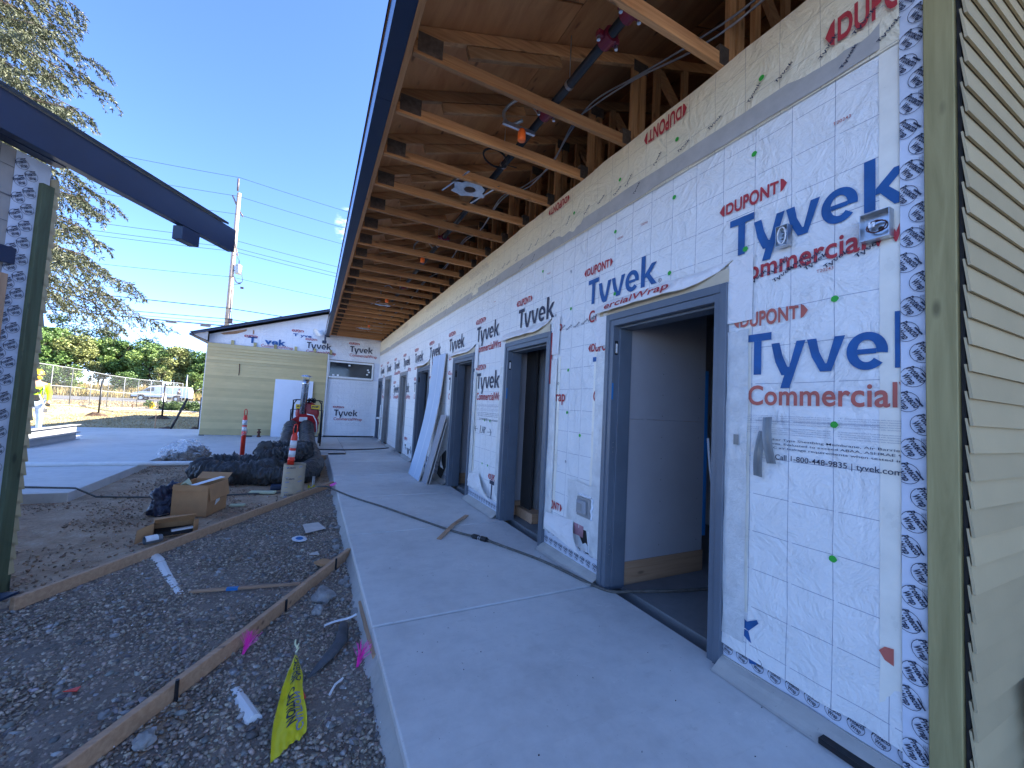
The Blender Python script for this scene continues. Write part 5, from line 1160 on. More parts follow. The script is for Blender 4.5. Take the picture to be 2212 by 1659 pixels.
for y, lab in ((3.98, 'nearest silver round light housing plate between trusses'), (9.95, 'middle silver light housing plate between trusses'), (13.75, 'farthest silver light housing plate between trusses')):
    t = thing('light_housing', lab, 'light housing', (1.345, y, 3.755), (0, 0, .25), 'recessed light housing plates')
    m_ = MB(); n = 28; vs_ = []
    for k in range(n):
        a = 2 * PI * k / n; ro = .135 * (1 + .22 * (1 if k % 7 in (0, 1) else 0) + .1 * math.sin(5 * a)); vs_ += [(ro * math.cos(a) * 1.2, ro * math.sin(a), 0), (.062 * math.cos(a), .062 * math.sin(a), 0), (ro * math.cos(a) * 1.2, ro * math.sin(a), .003), (.062 * math.cos(a), .062 * math.sin(a), .003)]
    m_.add(vs_, [(4 * k, 4 * k + 1, 4 * ((k + 1) % n) + 1, 4 * ((k + 1) % n)) for k in range(n)] + [(4 * k + 2, 4 * ((k + 1) % n) + 2, 4 * ((k + 1) % n) + 3, 4 * k + 3) for k in range(n)] + [(4 * k, 4 * ((k + 1) % n), 4 * ((k + 1) % n) + 2, 4 * k + 2) for k in range(n)]); m_.build('mounting_plate', M['galv'], t)
    b = MB(); b.lathe([(.062, 0), (.062, .06)], n=24); b.f = b.f[:-2]; b.m = b.m[:-2]; b.build('ring', M['galv'], t, smooth=True)
    for s_ in (-1, 1): b = MB(); b.beam((s_ * .19, -.26, .012), (s_ * .19, .26, .018), .018, .004); b.build('hanger_bar', M['galv'], t)
    b = MB(); b.box(-.13, -.02, .07, .18, .01, .12); b.build('junction_box', M['galv'], t)
b = MB(); b.box(1.5, 1.5, 0, 0, 0, 0) if 0 else None
b.tube([(1.42 + (.115 + .006 * math.sin(k * .35)) * math.cos(2 * PI * k / 24), 3.50 + (.115) * math.sin(2 * PI * k / 24), 3.86 - .035 * math.cos(2 * PI * k / 24) + .0015 * (k // 24) * 3) for k in range(97)], .0045, 6); b.tube([(1.535, 3.5, 3.86), (1.6, 3.62, 3.92), (1.75, 3.7, 3.98)], .0045, 6)
tag(b.build('wire_coil', M['black'], smooth=True), 'small coil of dark wire hanging under the trusses beside the pipe', 'wire coil')
for k, off in enumerate((0, .045)):
    b = MB(); q = [(2.25, .5, 4.05 + off), (2.29, 1.4, 4.02 + off), (2.30, 1.9, 4.10 + off * 1.4), (2.28, 2.5, 4.31 + off * .4), (2.24, 3.05, 4.42 + off), (2.20, 3.35, 4.40 - off), (2.18, 3.7, 4.16 + off * .5), (2.16, 4.2, 4.18 - off), (2.12, 4.9, 4.28 + off), (2.1, 5.6, 4.12), (2.1, 6.4, 4.2 + off), (2.1, 7.5, 4.1 - off), (2.1, 9, 4.2 + off), (2.1, 11, 4.1), (2.1, 13, 4.15 + off), (2.1, 15.8, 4.1)]
    b.tube(spline(q, 7), .0085, 7); tag(b.build('armoured_cable', M['cable'], smooth=True), ('lower' if k == 0 else 'upper') + ' of two grey armoured cables sagging through the trusses above the wall', 'cable', 'armoured cables above the wall')
# electrical boxes on the wall
t = thing('junction_box', 'square open steel junction box with brown wire loops, on the wall under the big k', 'electrical box')
y0, y1, z0, z1 = .812, .918, 2.292, 2.418
b = MB(); b.box(2.205, 2.2525, y0, y0 + .002, z0, z1); b.box(2.205, 2.2525, y1 - .002, y1, z0, z1); b.box(2.205, 2.2525, y0 + .002, y1 - .002, z0, z0 + .002); b.box(2.205, 2.2525, y0 + .002, y1 - .002, z1 - .002, z1); b.box(2.248, 2.2525, y0 + .002, y1 - .002, z0 + .002, z1 - .002); b.build('box', M['galv'], t)
b = MB(); cy_, cz = .865, 2.352; b.tube([(2.225 + .008 * math.sin(k * .7), cy_ + (.036 + .005 * math.sin(k * .4)) * math.cos(k * .5), cz + .026 * math.sin(k * .5)) for k in range(27)], .0028, 6); b.build('wire', m_plain('brown_wire', (.10, .025, .02), .4), t, smooth=True)
b = MB()
for yy in (.888, .874): b.lathe([(.0055, 0), (.007, .02), (.006, .026)], (2.222, yy, 2.352), 8)
b.build('wire_nut', M['whiteboard'], t)
b = MB(); b.lathe([(.010, 0), (.010, .003)], (0, 0, 0), 10, Matrix.Translation((2.247, .855, 2.345)) @ Matrix.Rotation(-PI / 2, 4, 'Y')); b.build('knockout', M['dark'], t)
t = thing('device_box', 'small open steel switch box with an oval ring, over the letter y', 'electrical box')
y0, y1, z0, z1 = 1.236, 1.298, 2.398, 2.512
b = MB(); b.box(2.208, 2.2525, y0, y0 + .002, z0, z1); b.box(2.208, 2.2525, y1 - .002, y1, z0, z1); b.box(2.208, 2.2525, y0 + .002, y1 - .002, z0, z0 + .002); b.box(2.208, 2.2525, y0 + .002, y1 - .002, z1 - .002, z1); b.box(2.25, 2.2525, y0, y1, z0, z1); b.build('box', M['galv'], t)
b = MB(); b.tube([(2.210, 1.267 + .021 * math.cos(2 * PI * k / 20), 2.455 + .046 * math.sin(2 * PI * k / 20)) for k in range(21)], .004, 6); b.build('oval_ring', M['whiteband'], t, smooth=True)
b = MB(); b.tube([(2.235, 1.267 + .015 * math.sin(k * 1.9), 2.42 + .006 * k) for k in range(12)], .004, 5); b.build('wires', M['greytape'], t, smooth=True)
t = thing('outlet_cover', 'grey weatherproof outlet cover low on the wall beside the first doorway', 'outlet cover')
b = MB(); b.box(2.232, 2.2475, 2.862, 3.048, .505, .675, b=.004); b.build('back_plate', M['frame2'], t)
b = MB(); b.box(2.205, 2.232, 2.895, 3.025, .535, .655, b=.008); b.build('lid', m_plain('grey_plastic', (.30, .31, .33), .5), t)
b = MB(); b.box(2.198, 2.205, 2.935, 3.005, .560, .625, b=.003); b.build('latch', M['frame2'], t)
b = MB(); b.tube([(2.243 + .004 * math.sin(k), 2.84 + .008 * math.sin(k * 1.7), .50 + .017 * k) for k in range(12)], .010, 6); b.tube([(2.243, 2.86 + .016 * k, .69 + .004 * math.sin(k * 2)) for k in range(12)], .009, 6); b.build('sealant', M['whiteboard'], t, smooth=True)
b = MB(); b.tube([(2.255, 14.95, .82), (2.08, 14.95, .82)], .035, 12); tag(b.build('pvc_stub', M['pvc'], smooth=True), 'short white pipe stub sticking out of the wall near the far doors', 'pipe')
t = thing('far_downspout', 'thin white pipe running down the wall beside the farthest door', 'pipe'); b = MB(); b.tube([(2.22, 15.08, .02), (2.22, 15.08, 1.3)], .022, 10); b.build('pipe', M['pvc'], t, smooth=True)
# leaning boards
def leaning(name, label, y0, y1, xb, xt, zt, sag, mat, th, group, edge='gypedge'):
    t = thing(name, label, 'gypsum board', group=group)
    def f(o):
        def g(u, v):
            ang = v; x = xb + (xt - xb) * (v ** 1.0) + sag * math.sin(PI * v) ** 1.0 * -1; return (x + o, y0 + (y1 - y0) * u, .003 + zt * v)
        return g
    b = MB(); b.grid(f(0), 2, 26); b.f = [tuple(reversed(q)) for q in b.f]; b.build('face', M[mat], t, smooth=True)
    b = MB(); b.grid(f(th), 2, 26); b.build('back_face', M[edge], t, smooth=True)
    b = MB()
    for u in (0, 1):
        P = [f(0)(u, v / 26) for v in range(27)]; Q = [f(th)(u, v / 26) for v in range(27)]; b.add(P + Q, [(k, k + 1, 28 + k, 27 + k) if u == 0 else (27 + k, 28 + k, k + 1, k) for k in range(26)])
    b.add([f(0)(0, 1), f(0)(1, 1), f(th)(1, 1), f(th)(0, 1)], [(0, 1, 2, 3)]); b.build('cut_edge', M[edge], t); return t
t = leaning('leaning_board', 'tall bowed blue gypsum sheet leaning against the wall by the fourth doorway', 7.40, 8.28, 1.845, 2.215, 2.42, -.075, 'blueboard', .014, 'gypsum boards leaning on the wall')
b = MB(); b.grid(lambda u, v: (1.845 + .37 * v + -.075 * math.sin(PI * v) * -1 - .002, 7.80 + .02 * u - .02 * math.sin(v * 3), .003 + 2.42 * v), 1, 24); b.v = [p for p in b.v if True]; b.build('pale_stripe', M['whiteboard'], t)
leaning('leaning_board', 'shorter grey offcut leaning just right of the tall blue sheet', 7.06, 7.38, 1.90, 2.19, 1.24, 0, 'purpleboard', .014, 'gypsum boards leaning on the wall')
leaning('leaning_board', 'grey offcut at the back of the leaning boards', 7.07, 7.39, 1.955, 2.21, 1.12, 0, 'purpleboard', .014, 'gypsum boards leaning on the wall')
b = MB(); Mx = Matrix.Translation((-.62, 16.13, 0)) @ Matrix.Rotation(-.075, 4, 'X'); b.box(-.60, .60, -.01, .01, .003, 2.02, Mx, .002); tag(b.build('white_sheet', M['whiteboard']), 'large plain white panel leaning on the khaki siding behind the heater', 'panel')
b = MB(); b.lathe([(.07, 0), (.06, .03), (.035, .05), (.035, .13), (.06, .15), (.06, .18), (.03, .20), (.02, .24), (.05, .25), (.05, .27)], (-1.55, 16.02, 0), 12); tag(b.build('rusty_valve', M['rust'], smooth=True), 'small rusty valve standing on the slab in front of the khaki siding', 'valve')
b = MB(); b.grid(lambda u, v: (1.35 + .16 * u, 15.55 + .1 * v, .008 + .015 * math.sin(u * 5) * math.sin(v * 4)), 6, 4); tag(b.build('foam_piece', M['foam'], smooth=True), 'pale yellow scrap on the slab below the gable window', 'scrap')
b = MB(); b.beam((-2.05, 16.1, .02), (-1.75, 16.1, .02), .10, .035); tag(b.build('dark_mat', M['black']), 'dark flat piece on the slab left of the rusty valve', 'scrap')
b = MB(); b.beam((-2.82, 11.25, -.06), (.42, 11.25, -.06), .04, .11); tag(b.build('slab_form', M['formX']), 'old form board along the front of the far slab', 'board')
# low grey panel leaning by the near siding
b = MB(); q = [(2.63, .50, .43), (3.3, .50, .50), (3.2, .36, -.12), (2.80, .36, -.12)]; b.add([*q, *[(p[0] + .01, p[1] + .03, p[2]) for p in q]], [(0, 3, 2, 1), (4, 5, 6, 7), (0, 4, 7, 3), (1, 2, 6, 5), (0, 1, 5, 4)]); tag(b.build('slate_sheet', m_plain('slate_panel', (.12, .13, .16), .5)), 'dark grey panel leaning against the tan siding in the bottom right corner', 'panel')

# ================================================================ worker
def figure(name, label, loc, rotz, joints, bones, mats, extra=None, group=None):
    pass
def skin_mesh(name, P, E_, Rr, mat, parent, sub=2, root=0):
    me = bpy.data.meshes.new(name); me.from_pydata(P, E_, []); o = obj(name, me, parent); o.data.materials.append(mat)
    m = o.modifiers.new('skin', 'SKIN'); m.use_smooth_shade = True
    for i, r in enumerate(Rr): me.skin_vertices[0].data[i].radius = (r, r) if not isinstance(r, tuple) else r
    me.skin_vertices[0].data[root].use_root = True
    s_ = o.modifiers.new('sub', 'SUBSURF'); s_.levels = sub; s_.render_levels = sub
    dg = bpy.context.evaluated_depsgraph_get(); me2 = bpy.data.meshes.new_from_object(o.evaluated_get(dg)); o.modifiers.clear(); o.data = me2; me2.name = name
    me2.polygons.foreach_set('use_smooth', [True] * len(me2.polygons)); return o
def person(label, loc, rot, shirt, legs, hat=None, bag=True):
    t = thing('person', label, 'person', loc, (0, 0, rot))
    # body: one continuous skinned figure, slightly bent forward, both arms down in front
    P = [(0, 0, .94), (0, 0, 1.10), (0, -.02, 1.28), (0, -.03, 1.42), (0, -.04, 1.50), (0, -.06, 1.58), (0, -.06, 1.66),
         (.10, 0, .90), (.12, -.02, .50), (.13, .03, .10), (.13, -.10, .035), (-.10, 0, .90), (-.13, -.06, .50), (-.14, .04, .10), (-.14, -.09, .035),
         (.19, -.03, 1.40), (.25, -.02, 1.14), (.22, -.20, .95), (.20, -.26, .90), (-.19, -.03, 1.40), (-.25, -.02, 1.14), (-.20, -.20, .95), (-.17, -.27, .90)]
    E_ = [(0, 1), (1, 2), (2, 3), (3, 4), (4, 5), (5, 6), (0, 7), (7, 8), (8, 9), (9, 10), (0, 11), (11, 12), (12, 13), (13, 14), (3, 15), (15, 16), (16, 17), (17, 18), (3, 19), (19, 20), (20, 21), (21, 22)]
    Rr = [(.15, .11), (.14, .10), (.16, .115), (.13, .09), .052, .088, .085, .095, .065, .045, .04, .095, .065, .045, .04, .062, .048, .036, .035, .062, .048, .036, .035]
    skin_mesh('body', P, E_, Rr, M['skin'], t)
    idx = lambda L: ([P[i] for i in L], [(L.index(a), L.index(c)) for a, c in E_ if a in L and c in L])
    L = [0, 1, 2, 3, 15, 16, 17, 19, 20, 21]; p, e = idx(L); p[0] = (0, 0, .88); skin_mesh('jacket', p, e, [tuple((x * 1.14 for x in (Rr[i] if isinstance(Rr[i], tuple) else (Rr[i], Rr[i])))) for i in L], M[shirt], t, root=1)
    L = [0, 7, 8, 9, 11, 12, 13]; p, e = idx(L); skin_mesh('trousers', p, e, [tuple((x * 1.16 for x in (Rr[i] if isinstance(Rr[i], tuple) else (Rr[i], Rr[i])))) for i in L], M[legs], t)
    for s_ in (1, -1):
        b = MB(); b.box(.13 * s_ - .05, .13 * s_ + .05, -.19, .07, 0, .085, b=.025); b.build('boot', M['card'] if shirt != 'black' else M['black'], t, smooth=False)
        gx = .20 if s_ > 0 else -.17
        b = MB()
        for q in range(4): b.tube([(gx + (q - 1.5) * .019, -.27, .90), (gx + (q - 1.5) * .021, -.305, .865 - .004 * abs(q - 1.3)), (gx + (q - 1.5) * .019, -.295, .83)], [.012, .011, .008], 7)
        b.tube([(gx - s_ * .03, -.26, .90), (gx - s_ * .055, -.285, .875), (gx - s_ * .045, -.30, .85)], [.013, .012, .009], 7); b.build('gloved_fingers', M['black'], t, smooth=True)
    b = MB(); b.lathe([(.09, .0), (.088, .03), (.05, .05)], (0, -.06, 1.56), 10); b.build('neck_cloth', M[shirt], t)
    fc = MB(); fc.box(-.045, -.015, -.146, -.13, 1.645, 1.655); fc.box(.015, .045, -.146, -.13, 1.645, 1.655); fc.build('eyes', M['dark'], t)
    fc = MB(); fc.add([(-.014, -.14, 1.60), (.014, -.14, 1.60), (0, -.165, 1.605), (0, -.143, 1.65)], [(0, 1, 2), (0, 2, 3), (1, 3, 2)]); fc.build('nose', M['skin'], t)
    fc = MB(); fc.box(-.022, .022, -.143, -.13, 1.575, 1.581); fc.build('mouth', M['red'], t)
    for s_ in (-1, 1): fc = MB(); fc.lathe([(.0, -.006), (.018, -.004), (.020, .004), (.0, .006)], (0, 0, 0), 8, Matrix.Translation((s_ * .083, -.06, 1.63)) @ Matrix.Rotation(PI / 2, 4, 'Y')); fc.build('ear', M['skin'], t)
    if hat: 
        b = MB(); b.lathe([(.135, 0), (.112, .01), (.112, .06), (.085, .11), (.04, .135), (.005, .14)], (0, -.065, 1.675), 18); b.build('hard_hat', M[hat], t, smooth=True)
        b = MB(); b.box(-.06, .06, -.165, -.10, 1.55, 1.63, b=.02); b.build('face_mask', M['yellow'], t)
    else: b = MB(); b.lathe([(.092, -.06), (.098, 0), (.09, .06), (.05, .10), (.005, .11)], (0, -.05, 1.68), 14); b.build('hair', M['dark'], t, smooth=True)
    if bag:
        for z0, w_ in ((1.02, .16), (1.18, .13), (.97, .20)):
            b = MB(); b.box(-w_, w_ * .4, -.175, -.12, z0, z0 + .11, b=.02); b.build('tool_pouch', M['black'], t)
        for s_ in (-1, 1): b = MB(); b.tube([(s_ * .10, -.135, 1.10), (s_ * .115, -.14, 1.3), (s_ * .11, -.05, 1.47), (s_ * .10, .10, 1.3), (s_ * .05, .12, 1.05)], .018, 6); b.build('harness_strap', M['greytape'], t, smooth=True)
        b = MB(); b.tube([(.02, -.33, 1.15), (.10, -.33, .92), (.19, -.32, .70)], .017, 8); b.build('tool_handle', M['foam'], t)
        b = MB(); b.box(.12, .20, -.35, -.29, .66, .78, b=.01); b.build('tool_head', M['brass'], t)
    return t
person('worker in a hi-vis lime jacket and pale jeans bending beside the steel beams', (-6.66, 15.3, 0), .55, 'limepaint', 'jeans', 'yellow')
person('distant person in black standing behind the fence near the van', (-15.2, 64.0, gz(-15, 64)), 1.2, 'black', 'black', None, False)
# steel beams stacked on the slab
def ibeam(x, y0, y1, z, w_, h, label):
    t = thing('steel_beam', label, 'beam', group='grey steel beams stacked on the slab'); f = .014
    for nm_, bx_ in (('flange', (x - w_ / 2, x + w_ / 2, y0, y1, z, z + f)), ('flange', (x - w_ / 2, x + w_ / 2, y0, y1, z + h - f, z + h)), ('web', (x - .006, x + .006, y0 + .0, y1, z + f + .0005, z + h - f - .0005))): b = MB(); b.box(*bx_, b=.002); b.build(nm_, M['beamgrey'], t)
    return t
M['beamgrey'] = m_plain('grey_primer', (.36, .37, .38), .5, .1, var=.15, scale=2)
ibeam(-5.56, 12.62, 14.72, .004, .17, .19, 'lower grey steel beam lying on the left slab, in shadow'); ibeam(-5.60, 12.66, 14.80, .197, .19, .20, 'upper grey steel beam with its side catching the sun'); ibeam(-5.88, 12.75, 14.6, .004, .15, .16, 'grey steel beam lying behind the stacked pair')

# ================================================================ fence, posts, road side
M['beamgrey2'] = m_plain('dull_wire', (.16, .16, .165), .6)
M['fencepipe'] = m_plain('fence_pipe', (.24, .25, .25), .6, .1)
def fence_panel(p, q, label, rails=3):
    t = thing('fence_section', label, 'fence panel', group='chain link fence panels along the site edge'); zp, zq = gz(*p), gz(*q); H_ = 2.24; a = Vector((p[0], p[1], zp)); c = Vector((q[0], q[1], zq)); up = Vector((0, 0, 1))
    b = MB(); b.tube([a + up * .03, a + up * H_], .028, 7); b.build('post', M['fencepipe'], t, smooth=True); b = MB(); b.tube([c + up * .03, c + up * H_], .028, 7); b.build('post', M['fencepipe'], t, smooth=True)
    m_ = (a + c) / 2; b = MB(); b.tube([m_ + up * .05, m_ + up * (H_ - .02)], .022, 7); b.build('brace', M['fencepipe'], t, smooth=True)
    for z in (H_ - .02, H_ * .5, .06)[:rails]: b = MB(); b.tube([a + up * z, c + up * z], .024, 7); b.build('rail', M['fencepipe'], t, smooth=True)
    d = (c - a); L = d.length; d /= L; b = MB(); cell = .11; w_ = .0028; n = int((L + H_) / cell)
    for s_ in (1, -1):
        for k in range(n):
            s0 = -H_ + k * cell; 
            if s_ > 0: pts = [(s0, 0.06), (s0 + H_, H_)]
            else: pts = [(s0 + H_, 0.06), (s0, H_)]
            (x0, z0), (x1, z1) = pts
            def cl(xa, za, xb, zb):
                if xa > xb: xa, za, xb, zb = xb, zb, xa, za
                if xb <= 0 or xa >= L: return None
                if xa < 0: za += (zb - za) * (0 - xa) / (xb - xa); xa = 0
                if xb > L: zb = za + (zb - za) * (L - xa) / (xb - xa); xb = L
                return xa, za, xb, zb
            r = cl(x0, z0, x1, z1)
            if not r: continue
            A_ = a + d * r[0] + up * r[1]; B_ = a + d * r[2] + up * r[3]; o = Vector((0, 0, w_)); b.add([A_ - o, B_ - o, B_ + o, A_ + o], [(0, 1, 2, 3)])
    tag(b.build('wire_mesh', M['beamgrey2'], t), kind='stuff')
FP = [(-13.3, 25.4), (-12.95, 29.0), (-12.75, 32.6), (-12.35, 36.2), (-11.9, 39.8), (-11.45, 43.4), (-10.9, 47.0)]
FL = ['nearest chain link fence panel, hidden partly behind the worker', 'chain link fence panel just right of the worker', 'chain link fence panel behind the left black post', 'middle chain link fence panel', 'chain link fence panel in front of the van nose', 'chain link fence panel in front of the van rear']
for i in range(6): fence_panel(FP[i], FP[i + 1], FL[i])
t = thing('fence_end_post', 'tall pale fence post standing at the left edge of the khaki building', 'post'); b = MB(); b.tube([(-10.55, 46.6, -.2), (-10.55, 46.6, 2.9)], .045, 8); b.build('post', M['galv'], t, smooth=True)
for (x, y, x2, h, lab) in ((-9.94, 28.34, -9.94, 1.85, 'leftmost black fence post standing in sunlit dry grass'), (-7.07, 27.26, -7.07, 1.87, 'upright black fence post in front of the van'), (-4.68, 18.89, -4.22, 1.24, 'black fence post leaning to the right behind the slab'), (-3.86, 19.25, -3.84, 1.31, 'black fence post standing beside the khaki building corner')):
    b = MB(); b.tube([(x, y, -.2), (x2, y, h - .13)], .04, 10); b.lathe([(.046, 0), (.046, .03), (.02, .05)], (x2, y, h - .14), 10); tag(b.build('fence_post', M['blackmetal'], smooth=True), lab, 'post', 'black steel fence posts set in the lawn')
    me_ = MB(); s_ = random.uniform(.5, .8); me_.grid(lambda u, v: (x - .1 + s_ * 1.6 * (u - .5), y + .1 + s_ * 1.2 * (v - .5), -.16 + .20 * math.sin(PI * u) * math.sin(PI * v) * (1 + .6 * noise.noise(Vector((u * 5, v * 5, x)))) + .03 * noise.noise(Vector((u * 13, v * 13, x)))), 18, 18)
    tag(me_.build('dirt_mound', M['mound'] if 'mound' in M else M.setdefault('mound', m_ground('dug_earth', [(.3, (.05, .03, .02)), (.7, (.12, .075, .05))], 3, 20)), smooth=True), 'heap of dug earth round the foot of the ' + lab.split(' standing')[0].split(' in front')[0].split(' leaning')[0] + (' that leans' if 'leaning' in lab else ''), 'dirt heap')
b = MB(); b.tube([(-5.45, 20.3, -.15), (-5.45, 20.3, .45)], .022, 4); tag(b.build('survey_lath', M['formZ']), 'short wooden lath standing in the shaded grass', 'stake')
b = MB(); b.box(-10.8, -10.76, 39.2, 39.24, -.2, .55); b.box(-11.6, -11.56, 38.0, 38.04, -.2, .25); b.box(-11.6, -10.76, 38.6, 38.63, .17, .21); tag(b.build('low_rail', M['rust']), 'low brown rail standing beside the far pavement', 'rail')
t = thing('hydrant', 'yellow fire hydrant beside the far pavement', 'hydrant', (-10.95, 39.6, -.18)); b = MB(); b.lathe([(.16, 0), (.12, .05), (.12, .38), (.17, .42), (.14, .52), (.06, .60), (.03, .64)], n=14); b.build('barrel', M['yellow'], t, smooth=True)
for s_ in (-1, 1): b = MB(); b.lathe([(.07, 0), (.07, .10), (.05, .12)], (0, 0, 0), 10, Matrix.Translation((s_ * .1, 0, .33)) @ Matrix.Rotation(s_ * PI / 2, 4, 'Y')); b.build('nozzle', M['yellow'], t, smooth=True)
t = thing('site_sign', 'small blank white sign on the fence below the van', 'sign'); b = MB(); b.box(-10.75, -10.72, 41.0, 41.9, .42, 1.12); b.v = [(p[0] - .07 * 0, p[1], p[2]) for p in b.v]; b.build('panel', M['white'], t); b = MB(); b.box(-10.71, -10.69, 41.4, 41.46, -.2, .9); b.build('stake', M['galv'], t)
# van
V_ = thing('white_van', 'white cargo van parked on the road beyond the fence, facing left', 'van', (-21.5, 69.6, gz(-18, 70) + .03))
prof = [(0.02, .42), (0, .62), (.06, .86), (.22, 1.0), (1.02, 1.20), (1.62, 1.72), (2.05, 1.97), (2.6, 2.05), (5.7, 2.05), (6.05, 1.98), (6.15, 1.5), (6.18, .42)]
wh = [(1.05, .36), (4.75, .36)]
b = MB(); sec = []
for (yy, inset, drop) in ((0, .0, 0), (0, 0, 0)): pass
def shell(y, ins):
    out = []
    for (x, z) in prof: out.append((x + (ins if x < 3 else -ins) * .6, y, z - (ins * .8 if z > 1.9 else 0)))
    return out
rings = [shell(.0, .10), shell(.05, .03), shell(.12, 0), shell(1.88, 0), shell(1.95, .03), shell(2.0, .10)]
def inward(r, y): return r
N_ = len(prof); vs_ = [p for r in rings for p in r]; fs_ = [(j * N_ + i, j * N_ + i + 1, (j + 1) * N_ + i + 1, (j + 1) * N_ + i) for j in range(5) for i in range(N_ - 1)]
fs_.append(tuple(range(N_))[::-1]); fs_.append(tuple(5 * N_ + i for i in range(N_))); fs_ += [(j * N_ + N_ - 1, j * N_, (j + 1) * N_, (j + 1) * N_ + N_ - 1) for j in range(5)]
b.add(vs_, fs_); b.build('body', M['vanwhite'], V_)
b = MB(); b.add([(1.12, -.012, 1.24), (2.0, -.012, 1.22), (2.35, -.012, 1.30), (2.35, -.008, 1.80), (1.95, -.006, 1.80), (1.70, -.008, 1.66)], [(0, 1, 2, 3, 4, 5)]); b.build('side_window', M['glass'], V_)
b = MB(); b.add([(1.10, .16, 1.27), (1.10, 1.84, 1.27), (1.66, 1.78, 1.76), (1.66, .22, 1.76)], [(0, 1, 2, 3)]); b.v = [(p[0] - .03, p[1], p[2] + .03) for p in b.v]; b.build('windscreen', M['glass'], V_)
b = MB(); b.box(.0, 6.16, -.02, .03, .38, .56, b=.01); b.build('lower_trim', M['black'], V_)
b = MB(); b.box(-.05, .25, .02, 1.98, .36, .66, b=.04); b.build('front_bumper', M['black'], V_); b = MB(); b.box(6.12, 6.30, .05, 1.95, .40, .58, b=.02); b.build('rear_bumper', M['black'], V_)
for x, _ in wh:
    for y0 in (-.02, 1.78):
        w1 = obj('wheel', None, V_); Mx = Matrix.Translation((x, y0, .34)) @ Matrix.Rotation(-PI / 2, 4, 'X')
        b = MB(); b.lathe([(.22, 0), (.33, .01), (.345, .04), (.345, .19), (.33, .22), (.2, .22)], (0, 0, 0), 20, Mx); b.build('tyre', M['black'], w1, smooth=True)
        b = MB(); b.lathe([(.05, -.012), (.20, -.006), (.21, .01)], (0, 0, 0), 16, Mx); b.build('rim', M['galv'], w1)
    b = MB(); b.lathe([(.44, 0), (.44, .012)], (0, 0, 0), 22, Matrix.Translation((x, -.016, .40)) @ Matrix.Rotation(-PI / 2, 4, 'X')); b.build('wheel_arch', M['black'], V_)
for y0 in (.02, 1.88): b = MB(); b.box(6.14, 6.19, y0, y0 + .10, .85, 1.45, b=.01); b.build('tail_lamp', M['red'], V_)
for y0 in (.10, 1.60): b = MB(); b.box(.05, .25, y0, y0 + .3, .80, .98, b=.02); b.build('headlight', M['glass'], V_)
b = MB(); b.box(2.42, 2.43, -.014, -.002, .6, 1.9); b.box(3.75, 3.76, -.014, -.002, .6, 1.9); b.build('door_seam', M['greytape'], V_)
b = MB(); b.box(1.7, 1.82, -.22, -.04, 1.28, 1.55, b=.02); b.build('wing_mirror', M['black'], V_)
b = MB(); b.box(2.5, 2.65, -.02, -.006, 1.0, 1.03); b.build('handle', M['black'], V_)
# utility pole and wires
U_ = thing('utility_pole', 'tall weathered wooden utility pole with grey transformer behind the gable roof', 'utility pole', (-5.78, 34, 0))
b = MB(); b.tube([(0, 0, -.3), (0, 0, 15.75)], [.185, .125], 14); b.build('shaft', M['polewood'], U_, smooth=True)
def ins(a, c, r=.06): b = MB(); b.tube([a, c], r, 8); b.build('insulator', M['insul'], U_, smooth=True)
M['insul'] = m_plain('brown_insulator', (.13, .10, .10), .5)
ins((-.10, 0, 15.9), (-.12, 0, 16.8), .065); ins((-.08, -.05, 14.85), (-.36, -.10, 15.45), .05); ins((.10, .05, 14.5), (.34, .10, 14.15), .05); ins((-.05, -.1, 12.1), (-.33, -.15, 12.0), .045)
b = MB(); b.tube([(0, -.18, 12.3), (.30, -.25, 11.15)], .045, 6); b.tube([(-.02, -.17, 11.1), (.30, -.26, 11.25)], .03, 6); b.build('brace', M['polewood'], U_)
tr = obj('transformer', None, U_); b = MB(); b.lathe([(.0, -.02), (.19, 0), (.20, .08), (.20, .62), (.14, .70), (.0, .72)], (.40, -.15, 9.88), 16); b.build('tank', m_plain('grey_tank', (.48, .50, .50), .5), tr, smooth=True); b = MB(); b.tube([(.40, -.15, 10.6), (.40, -.15, 10.85)], .03, 8); b.tube([(.1, -.1, 10.5), (.3, -.12, 10.5)], .03, 6); b.tube([(.1, -.1, 10.1), (.3, -.12, 10.1)], .03, 6); b.build('bushing', M['insul'], tr)
b = MB(); b.tube(spline([(.40, -.15, 10.85), (.15, -.2, 11.3), (.05, -.2, 12.0)], 5), .012, 5); b.tube(spline([(.55, -.15, 10.4), (.62, -.2, 9.9), (.70, -.2, 9.4), (.45, -.2, 9.2), (.2, -.2, 9.6)], 5), .02, 5); b.tube(spline([(.15, -.2, 9.7), (.35, -.25, 9.25), (.7, -.25, 9.3)], 5), .025, 5); b.box(.62, .82, -.3, -.15, 8.85, 8.98); b.tube([(.15, -.1, 9.1), (.65, -.2, 9.2)], .02, 5); b.build('service_leads', M['insul'], U_)
b = MB()
for z in (6.3, 6.9, 7.3, 8.6, 9.9): b.lathe([(.175 - z * .004, 0), (.175 - z * .004, .05)], (0, 0, z), 12)
b.tube([(.15, -.1, 6.2), (.19, -.1, 8.8)], .03, 6); b.build('strap', M['galv'], U_); b = MB(); b.box(.1, .34, -.25, -.05, 6.3, 6.65); b.tube([(.2, -.2, 7.2), (.36, -.2, 6.2)], .02, 5); b.build('splice_box', M['insul'], U_)
